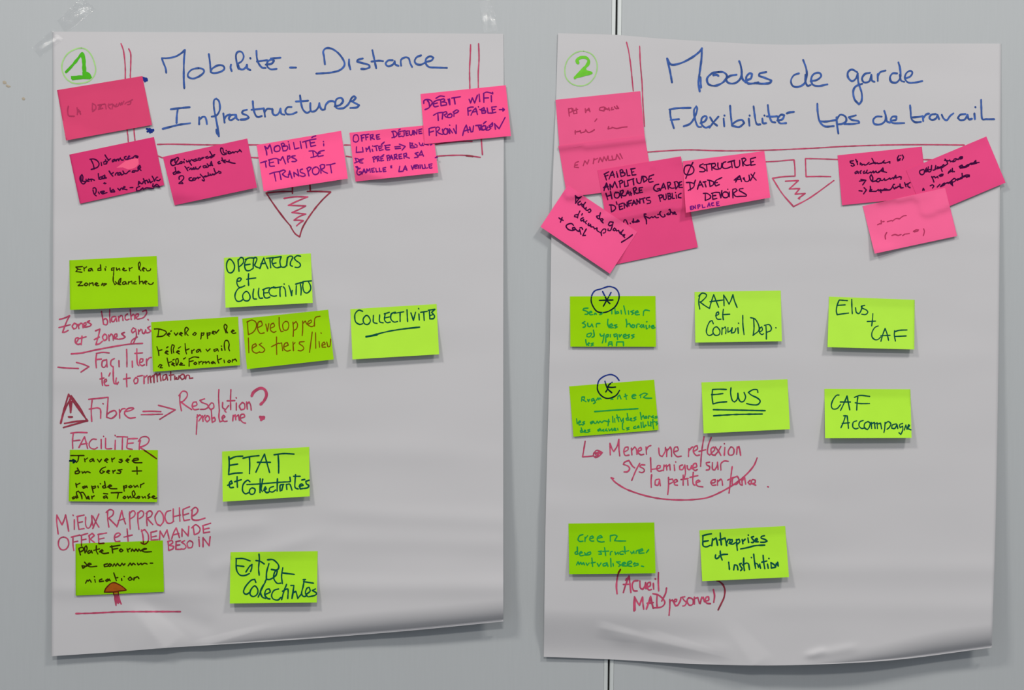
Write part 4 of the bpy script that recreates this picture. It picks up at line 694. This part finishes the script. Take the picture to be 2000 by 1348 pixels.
lines(n19b, BLACK, 2.5, g_, '560,1190 570,1150 600,1150 620,1190 640,1230;680,1210 690,1218;740,1130 745,1190 800,1190;745,1165 720,1180 740,1205;790,1180 840,1160 820,1150 800,1190 855,1175',
  '980,1040 945,1040 950,1090 985,1150 990,1225;960,1080 1000,1100 1050,1120;1050,1120 1090,1090 1110,1110;1110,1110 1150,1080 1170,1110 1215,1105;1260,990 1240,1010 1250,1060 1300,1100 1330,1080;1330,1050 1340,1080;1200,1050 1240,1040;1400,1020 1370,1040 1400,1055 1430,1030;1410,960 1430,950 1440,1000 1430,1050;1450,1000 1490,1020 1480,1040;1500,1040 1530,1010 1510,1000 1500,1030 1550,1045')
lines(n18, BLACK, 2.5, f_, '640,370 645,290 635,220;635,220 690,260 755,240;755,240 700,290 650,360;650,250 690,280;735,330 690,360 690,400 730,400 755,370;835,350 800,400 790,450;790,390 760,400 770,430 800,430;800,450 820,480 850,450;850,450 840,500 870,510;870,510 920,480 940,510 920,545 890,540',
  '1125,555 1110,620 1110,670;1100,610 1050,620 1060,650 1105,680;1120,680 1160,670 1180,690 1150,710 1130,700 1180,755',
  '1375,740 1310,735 1280,790 1310,810 1350,790;1375,740 1350,830 1320,900 1270,900 1275,870;1390,860 1370,890 1400,905 1430,880 1400,850;1430,880 1440,910 1480,895;1480,895 1490,930;1570,890 1540,930 1530,970;1530,930 1500,940 1510,960 1545,980;1560,990 1600,980 1590,1010 1560,1000 1600,1040;1750,985 1650,1060 1535,1130',
  '725,520 690,600 680,655;680,590 625,600 620,630 670,640;775,570 760,600;790,650 740,680 750,715 790,700;800,680 800,730 830,735;860,710 830,740 850,770;900,760 880,790 910,810;910,810 930,780 940,830;940,830 990,830;990,830 1010,870 1060,850;1060,850 1060,900 1120,940;1150,1000 1140,930 1190,870 1230,880 1220,940 1180,950',
  '315,655 400,705;380,645 345,740;330,670 370,690',
  '600,800 560,765 490,780 455,820 500,880 570,900 620,890;620,840 580,850 590,890 640,880 620,840;650,880 680,910 730,920;700,920 720,880 745,975;725,850 760,845 780,880;850,870 800,960 780,1000;780,1000 835,995')
lines(n20, BLACK, 2.5, h_, '215,335 140,360 115,440 130,510 200,535 290,500 315,430 280,360 215,335;295,280 220,430 150,605',
  '500,310 440,340 430,370 510,400 550,440 510,470 430,470;520,330 650,310;570,330 580,460;670,310 680,440;670,310 740,300 750,350 690,390;690,390 760,420 810,420;800,290 800,370 830,415 865,395 878,300;960,270 910,290 890,360 920,400 990,400 1060,370;1000,280 1140,240;1070,260 1090,390;1130,260 1150,370 1200,380 1240,340 1240,240;1290,220 1310,355;1280,210 1340,195 1370,230 1310,290;1310,290 1370,340 1450,330;1460,210 1470,330;1460,210 1565,180;1465,280 1520,260;1470,340 1555,325',
  '160,690 250,690 320,720 300,790 200,850;230,700 245,840;345,640 320,710;385,825 410,740 440,660;440,660 500,780;400,750 480,730;530,680 560,780;500,680 560,670;590,640 650,650 720,680 700,740 640,770;625,650 640,770;770,640 730,700 760,760 830,730;770,640 880,590;740,700 790,690',
  '1130,640 1240,550;1160,680 1200,610 1240,550;1240,550 1280,670;1150,640 1270,620;1310,600 1330,630;1330,590 1350,660 1400,670 1440,630 1430,540;1470,520 1520,580 1575,640;1545,490 1460,650',
  '505,910 580,910 650,960 640,1010 545,1055;545,920 545,1055;670,910 740,890 830,890;700,900 690,960 700,1030 780,1010;700,960 760,950;830,890 860,1000;860,1000 880,850;940,880 900,910 900,970 950,1000 1010,970 1000,900 940,880;1030,880 1030,980;1000,825 1002,828;1100,850 1105,1000;1100,830 1160,815 1190,850 1110,910;1110,910 1160,970 1250,970;1310,810 1240,820 1230,850 1300,890 1380,940 1370,965 1250,970')
lines(n20, PURP, 2.2, h_, '240,1180 250,1240 285,1232;240,1180 280,1165;245,1212 275,1203;305,1225 300,1165;300,1165 345,1215;345,1215 342,1150;400,1215 390,1150;385,1150 435,1140 435,1175 395,1185;480,1140 490,1200 540,1190;590,1180 620,1100;620,1100 640,1170;600,1150 640,1140;710,1100 670,1110 680,1160 720,1155;770,1085 780,1160 830,1155;770,1085 820,1080;775,1120 810,1115')
lines(n21, BLACK, 2.5, i_, '410,265 340,275 345,310 410,330 430,365 390,385 360,370;460,235 490,300 500,350;480,290 500,280;560,310 560,350;560,320 600,340;590,360 640,340 650,360 700,350;700,350 750,300;810,215 840,270 850,320;750,345 880,300;870,300 880,330 930,310;930,310 940,330 1000,320;1000,320 1040,310;1020,320 1080,260 1060,310 1110,315;1110,315 1200,285 1200,320',
  '1400,150 1365,210 1370,270 1420,250;1370,250 1430,220;1470,140 1495,190 1470,250;1435,150 1440,155',
  '490,490 440,520 450,545 510,520;510,500 520,540;580,480 550,510 570,540;650,490 620,510 630,540 700,520;710,470 690,520 720,540 780,510;780,510 800,530 840,490 850,530;850,530 900,490 910,520;910,520 960,520 1050,420;1050,420 1060,500;1000,480 1060,500 1130,520;960,500 1060,470',
  '540,710 640,690;570,670 680,690;680,690 610,790;800,570 770,610 780,670 820,720 830,640 800,570;820,720 900,700 930,660;900,710 960,720 1000,660 950,650 900,700;1000,690 1050,690 1080,650;1080,650 1090,690 1140,680;1140,680 1200,640 1210,670;1210,670 1270,630 1280,660;1280,660 1330,580 1330,640;1330,640 1390,620;1400,610 1450,620 1440,670',
  '530,915 600,925;640,850 690,900;690,900 630,985;775,820 780,870 760,930 810,890;760,930 900,930;900,930 950,890 960,920;960,920 990,900;990,890 1010,960;990,910 1030,900;1030,920 1090,870 1100,910;1040,910 1200,900;1120,880 1150,900;1200,900 1240,860 1280,780 1300,780;1260,820 1300,880 1330,840;1330,860 1380,830;1420,770 1430,850 1490,850;1380,820 1440,830;1520,740 1550,830;1540,790 1640,740;1600,760 1590,820 1640,850')
lines(n22, BLACK, 2.5, j_, '250,570 190,590 180,640 220,680 270,660 290,590;250,570 270,570;330,530 300,580 310,620 350,610 340,560;370,510 360,600 400,620 430,590;440,480 430,590;310,590 440,560;470,580 510,570 530,480;510,570 560,540;620,520 560,510 560,550 620,535;640,500 650,560 670,610;650,510 700,460 720,490 650,540;720,490 780,450;730,340 770,390 790,440;720,370 820,380;830,360 850,390;850,400 920,370 930,340 970,330 960,380 900,400;980,340 1020,350;1020,350 1060,290 1110,290 1100,330 1050,340;1060,310 1100,310',
  '440,720 470,780 490,840;450,740 500,720 520,750;520,750 570,720 580,750;600,700 650,670 690,670 680,700 620,715;640,690 680,690',
  '800,650 830,600 880,610;830,620 890,600;890,540 900,620;860,570 820,630;925,610 935,615',
  '1040,500 1100,470 1130,520 1200,490;1050,520 1150,500;1180,490 1230,460 1300,450;1060,540 1180,520 1250,480;1220,480 1300,430 1350,440;1250,460 1400,400;1300,460 1420,430;1370,400 1400,370 1400,420 1470,415;1100,530 1240,490',
  '410,920 460,900 490,930;490,930 460,970;560,950 620,890;630,940 700,870 720,860;680,920 740,870;640,940 720,900;740,870 800,850;800,870 860,820 930,760 960,780;820,860 930,830 970,790;850,870 900,920;880,820 890,900;960,800 1010,770 1060,770;1000,800 1110,750;1100,650 1110,720 1140,730;1060,750 1180,690 1260,690;1150,720 1260,720;1200,740 1260,700',
  '245,1020 260,975 280,1015;250,1000 275,1010')
lines(n23, FAINT, 2.3, l_, '340,490 380,470 410,470;410,405 415,465;440,430 470,425;530,430 620,405 630,420;640,410 700,370 760,370;760,380 840,320 900,310',
  '520,640 490,700 495,770;620,700 680,680 740,700;740,700 800,680;830,700 880,670;900,670 960,660;1040,620 1090,590 1140,590;1060,630 1130,610;1240,570 1255,620 1235,700')
# sheet 2, green
write(n24,'star_mark',NIGHT,2.7,N,'655,65 560,95 480,120 440,180 432,260 465,340 510,390 580,405 660,385 740,330 785,250 795,180 775,120 730,80 655,65;580,130 610,190 640,250 675,288;690,140 665,190 635,240 590,320;538,245 630,242 715,240','circled star in dark ink',off=P2,off_mat=DKBLUE)
lines(n24, GREENI, 2.5, N, '390,345 335,350 325,370 370,385 395,405 380,425 350,425;400,410 440,400 430,385 405,400 415,430 450,430;470,430 480,410 500,425;540,430 570,420 580,405;700,370 700,420;740,350 745,420 790,410 780,390 750,400;820,375 825,420;855,315 870,380 880,425;915,380 920,425;985,375 945,390 985,410 960,430;1000,410 1045,400 1035,380 1005,395 1010,430 1060,430;1110,440 1115,390 1140,370 1190,380',
  '350,520 315,540 355,560 350,590 325,595;385,540 390,580 420,585 440,550;440,550 455,590;500,590 500,550 545,545;650,490 645,550 665,600;670,590 710,575 700,550 675,565 680,600 720,600;765,560 730,570 770,590 740,605;885,490 895,540 890,590;895,560 930,545 950,590;970,560 955,590 985,600 1000,570 970,560;1020,600 1030,555 1060,555;1090,560 1065,585 1090,600 1110,560;1110,560 1120,600;1145,570 1150,615 1165,610;1150,525 1160,522;1185,600 1190,570;1210,590 1250,585 1240,570 1210,585 1230,610 1262,600',
  '430,670 380,685 375,715 410,720 440,680;460,630 470,690 465,715 440,725;545,680 560,710 590,700;600,680 590,750 575,800;620,790 625,700 655,690 650,715 625,725;680,690 680,720;760,680 725,690 735,720 770,700;770,690 775,755;795,690 800,720 825,690;850,720 890,705 880,685 850,700 860,735 900,735;930,690 900,700 930,715 915,735;990,690 955,700 990,720 960,740',
  '360,755 365,800 375,830;380,815 410,805 400,795 385,815 400,832;460,800 430,810 460,825 430,835;655,835 665,790 700,785 705,835;665,815 705,812;760,835 765,785 850,785;850,785 852,835')
lines(n25, TEAL, 2.4, O, '180,175 165,260 178,358;165,190 210,150 260,165 260,200 200,260 180,265;180,265 240,310 305,350;305,350 330,260 360,170;360,170 390,250 425,335;310,262 480,240;495,315 490,175;490,175 530,240 560,295;560,295 590,230 610,170;610,170 630,250 665,338',
  '385,445 425,425 420,395 395,410 390,460 410,490 455,490;485,360 478,430 485,498;475,432 570,425',
  '355,550 340,510 310,520 275,590 265,660 290,700 330,695 355,670;400,590 360,610 350,660 380,700 430,690 440,640 400,590;465,690 470,600;470,620 510,590 520,630 515,680;545,600 545,660 580,640 600,600;600,600 590,670 630,660 650,610;675,600 680,675;682,540 686,546;738,440 740,560 755,690;880,490 885,600 875,700;840,470 900,490 945,570 945,640 870,700;955,660 995,630 985,590 960,610 955,660 985,690 1010,680;1040,580 1045,660 1045,750;1020,570 1080,560 1110,600 1100,640 1050,660;1168,600 1172,604')
lines(n26, TEAL, 2.4, P, '330,240 380,244 435,248;325,245 300,310 290,380 300,432;305,310 405,303;300,432 370,420 450,410;490,232 492,320 498,418;540,340 550,400 585,415 610,380 625,330;660,310 615,320 625,345 680,370 700,400 670,430 620,425',
  '765,420 760,500 750,578;692,520 800,515', '835,578 790,600 755,660 755,720 790,755 830,755 870,720;870,778 895,690 925,610;925,610 950,680 970,765;870,705 990,700;1045,655 1110,635 1210,630;1048,640 1045,700 1060,775;1050,715 1120,712 1200,708')
write(n27,'star_mark',NIGHT,2.7,Q,'795,155 755,105 690,78 610,95 540,145 515,210 515,280 555,345 620,385 690,382 760,345 800,285;610,165 630,230 650,270 700,315;705,178 665,210 645,240;645,240 645,265 620,305;650,240 700,245 748,240','circled star in dark ink',off=P2,off_mat=DKBLUE)
lines(n27, GREENI, 2.4, Q, '305,425 310,370 345,370 340,400 315,405;320,405 365,430;385,400 395,430 410,400;465,390 435,400 440,425 470,405;470,405 485,440 460,455;500,410 520,380 530,405 545,380 560,400;690,405 700,390 715,402;775,395 780,360;780,365 800,345 820,395;875,330 890,400;860,365 900,350;960,365 1015,350 1000,335 965,350 970,385 1010,385;1075,380 1075,340;1060,350 1120,320 1165,330 1110,375;1110,375 1150,385 1220,385',
  '240,655 250,720;265,710 295,695 285,680 265,700 275,735 310,725;345,690 320,700 345,715 320,735;455,685 420,700 430,720 465,690;465,690 475,715;490,715 510,685 525,710 545,685 570,705;570,705 600,680 640,690;660,660 650,745;640,690 670,690;710,620 715,700;735,650 740,700;765,600 790,690;760,640 800,635;810,650 825,690 850,645;850,645 850,700;900,585 915,670;915,640 885,650 890,670 920,670;935,665 960,650 945,645 935,670 965,680;1015,630 985,645 1015,660 985,680;1070,570 1085,660;1085,640 1110,610 1125,650;1140,620 1130,645 1155,645 1155,620;1175,650 1180,615 1200,620;1240,615 1215,630 1245,640;1260,645 1290,640;1290,620 1265,625',
  '300,770 320,825;315,800 290,810 295,830 325,825;335,820 360,805 345,800 335,825 370,830;415,790 385,800 415,815 385,830;545,780 515,800 525,815 555,790;555,790 560,815;595,790 575,805 600,815;630,785 615,805 645,812;660,785 670,810 700,780;700,780 705,810;720,800 750,785 735,775 720,800 755,805;775,780 780,800;840,710 840,790 860,795;925,765 890,775 925,790 895,800;1010,750 980,765 985,780 1015,775;1040,750 1030,770 1055,770 1050,745 1040,750;1080,700 1085,770;1105,695 1110,765;1120,755 1150,740 1135,735 1125,765;1170,690 1175,745 1200,740;1205,690 1210,750;1235,660 1235,720 1245,785;1220,700 1260,690;1290,690 1270,700 1297,715 1280,735')
write(n27,'underline',GREENI,2.8,Q,'475,560 750,540 1040,522')
lines(n28, TEAL, 2.6, R, '345,272 430,268 525,272;345,275 338,360 350,460;330,340 400,335 480,325;350,460 430,440 530,432;585,250 580,320 600,410 630,435 665,400 675,320;675,320 685,390 710,430 750,425 775,370 755,310;935,310 925,275 870,275 810,310 850,345 930,385 965,425 930,470 850,470 788,455')
write(n28,'underline',TEAL,3.0,R,'355,535 600,540 1030,548'); write(n28,'underline',TEAL,3.0,R,'358,615 600,600 992,592')
lines(n29, TEAL, 2.5, T, '325,345 290,350 245,410 225,480 245,525 300,520 345,470;345,545 390,450 430,355;430,355 445,440 465,538;340,435 475,435;525,375 600,350 725,362;570,370 560,450 555,540;535,445 600,455 722,455',
  '350,770 385,690 410,612;385,615 430,615;430,615 440,690 448,778;365,715 460,705;555,680 510,700 505,760 540,785 575,775;640,675 595,695 585,745 620,780 665,770;700,690 660,715 655,770 695,795 720,760 730,710 700,690;745,700 750,780;745,720 785,700 795,780;795,720 820,705 825,780;835,720 865,710 880,785;925,700 920,780 910,830;925,720 965,690 1000,720 980,765 950,790;1070,720 1020,735 1010,775 1050,780 1080,730;1080,730 1090,780;1155,715 1115,730 1120,770 1155,750;1155,750 1155,800 1130,858 1105,835;1175,800 1195,735 1210,790;1215,780 1245,740 1230,730 1215,780 1262,798')
lines(n30, GREENI, 2.5, V_, '325,295 280,310 260,360 285,385 325,380;350,385 352,330;355,345 385,310;410,355 460,335 450,315 420,325 412,365 440,380 465,378;510,345 575,330 555,308 515,330 515,375 560,392 600,388;680,380 680,310;680,310 740,300 770,315 735,375;735,375 800,378 880,378',
  '250,455 255,550;250,510 220,530 230,550 260,545;275,545 315,530 300,515 280,535 290,570 330,565;345,530 365,560 390,530 420,520 425,545 390,560 345,560;565,510 525,515 560,530 565,550 530,550;605,465 620,570;580,515 660,510;680,560 685,520 705,515;740,520 750,555 780,525;780,525 785,550;845,510 805,525 810,550 850,550;865,450 875,545;855,520 920,505;945,520 960,545 985,510;985,510 990,540;1015,540 1020,510 1050,495;1050,520 1105,500 1095,480 1055,500 1055,540 1120,535;1180,490 1150,530',
  '240,690 260,650 275,685 295,655 310,685 330,660 345,690;365,665 380,695 405,665;440,600 450,710;430,665 485,655;510,670 530,710 560,665;620,665 585,680 590,705 625,695 635,660;635,660 650,710;685,605 690,715;715,670 720,705;810,650 760,650 800,680 820,690 790,710;830,690 880,670 870,655 835,670 835,700 890,705;900,690 960,660 950,640 910,655 900,700 960,710;1000,660 980,680 1040,670 1045,690 990,705;1085,705 1115,712')
lines(n31, TEAL, 3.1, W_, '330,285 270,295 215,310;220,315 218,380 222,440 265,455 315,435;225,385 290,375;335,440 345,350;345,370 390,340 400,380 410,435;445,275 450,350 460,430;430,365 510,340;510,350 530,440;530,400 550,360 580,360;560,410 600,390 600,360 575,370 570,410 610,420 640,400;655,360 660,430 668,500;655,370 690,355 700,390 665,420;730,360 740,415;738,385 770,355;805,340 815,400;810,300 812,304;880,320 850,330 865,355 890,375 870,400 850,398;900,380 930,365 925,345 905,355 905,390 940,390;1020,310 980,320 975,340 1030,360 1055,380 1020,395 970,395',
  '385,560 380,590 395,610 430,590;445,510 450,570 470,625;430,575 480,555 540,552',
  '555,655 560,700 565,748;620,755 630,690;635,690 665,700 675,755;720,670 695,680 710,710 730,740 710,765;750,600 750,690 760,765;735,690 790,665 815,680;815,680 825,750;850,592 853,596;880,550 890,640 905,735;905,670 930,680 945,720;945,720 960,680 970,735;1003,565 1010,650 1025,740;985,655 1050,640;1060,680 1070,735;1078,605 1080,609;1105,660 1110,730;1105,660 1150,690 1165,720 1110,732;1165,720 1175,670 1200,705;1200,705 1192,655')
write(n31,'underline',TEAL,3.0,W_,'710,482 800,465 900,440 1025,432')

# ------------------------------------------------------------------ clear sticky tape and old glue marks
tm = bpy.data.materials.new('clear_tape'); tm.use_nodes = True
nt = tm.node_tree; nd = nt.nodes; lk = nt.links
for x in list(nd): nd.remove(x)
out = nd.new('ShaderNodeOutputMaterial'); mix = nd.new('ShaderNodeMixShader'); tr = nd.new('ShaderNodeBsdfTransparent')
gl = nd.new('ShaderNodeBsdfGlossy'); gl.inputs['Color'].default_value = (0.95, 0.96, 0.95, 1); gl.inputs['Roughness'].default_value = 0.1
nz = nd.new('ShaderNodeTexNoise'); nz.inputs['Scale'].default_value = 160; bp = nd.new('ShaderNodeBump'); bp.inputs['Strength'].default_value = 0.25; bp.inputs['Distance'].default_value = 0.001
lk.new(nz.outputs['Fac'], bp.inputs['Height']); lk.new(bp.outputs[0], gl.inputs['Normal'])
mix.inputs[0].default_value = 0.04
tr.inputs[0].default_value = (1, 1, 1, 1)
lk.new(tr.outputs[0], mix.inputs[1]); lk.new(gl.outputs[0], mix.inputs[2]); lk.new(mix.outputs[0], out.inputs[0])

def tape(q, label, puff, hf, seed):
    """strip of clear tape with a raised, puckered middle; q = 4 corners along its length"""
    nu, nv = 28, 14
    g = []
    (ax, ay), (bx, by), (cx, cy), (dx, dy) = q
    for j in range(nv + 1):
        v = j / nv
        for i in range(nu + 1):
            u = i / nu
            px = ax*(1-u)*(1-v) + bx*u*(1-v) + cx*u*v + dx*(1-u)*v
            py = ay*(1-u)*(1-v) + by*u*(1-v) + cy*u*v + dy*(1-u)*v
            hh = 0.5 + puff * (math.sin(math.pi * u) * math.exp(-((v - 0.72) / 0.16) ** 2)) + 0.25 * noise.noise(Vector((u * 4, v * 3, seed)))
            g.append((px, py, (hh + hf(px, py) * 1000) * 0.001))
    V, F = shell(g, nu, nv, 0.00008)
    c = pt((ax + cx) / 2, (ay + cy) / 2, 0.001)
    o = new_obj('tape_strip', V, F, tm, origin=c, smooth=True)
    return tag(o, label, 'tape', 'clear tape strips around sheet 1')
zero = lambda x, y: 0.0
def edge1(px, py):
    return (hL(px, py) + 0.0004) if (px > 102 and py > 61) else 0.0006 * smooth01((px - 88) / 14.0)
tape([(62, 92), (101, 58), (124, 76), (78, 112)], 'short clear tape strip over the top left corner of sheet 1, with bright glare', 2.2, edge1, 1.0)
tape([(112, 40), (160, -8), (187, 18), (128, 66)], 'clear tape strip on the wall just above the top left corner of sheet 1', 0.7, zero, 5.0)
tape([(932, -8), (962, -6), (972, 62), (944, 64)], 'clear tape strip above the top right corner of sheet 1', 1.6, zero, 9.0)

def blob(cx, cy, rx, ry, rot, seed, label):
    n = 26; V = []; F = []
    V.append(pt(cx, cy, 0.0007))
    for k in range(n):
        a = 2 * math.pi * k / n
        r = 1 + 0.35 * noise.noise(Vector((math.cos(a) * 1.4, math.sin(a) * 1.4, seed)))
        x, y = rx * r * math.cos(a), ry * r * math.sin(a)
        V.append(pt(cx + x * math.cos(rot) - y * math.sin(rot), cy + x * math.sin(rot) + y * math.cos(rot), 0.00015))
    for k in range(n): F.append((0, 1 + (k + 1) % n, 1 + k))
    tag(new_obj('glue_mark', V, F, M_residue, origin=pt(cx, cy, 0.0), smooth=True), label, 'glue mark', 'old glue marks at the left edge')
blob(9, 161, 4.2, 3.2, 0.4, 2.0, 'tan glue mark on the wall, uppermost at the far left edge')
blob(15.5, 168, 4.6, 2.6, 0.3, 4.0, 'tan glue mark on the wall, touching just below the uppermost one')
blob(46, 193, 3.6, 2.6, 0.5, 6.0, 'tan glue mark on the wall, lowest and nearest to sheet 1')
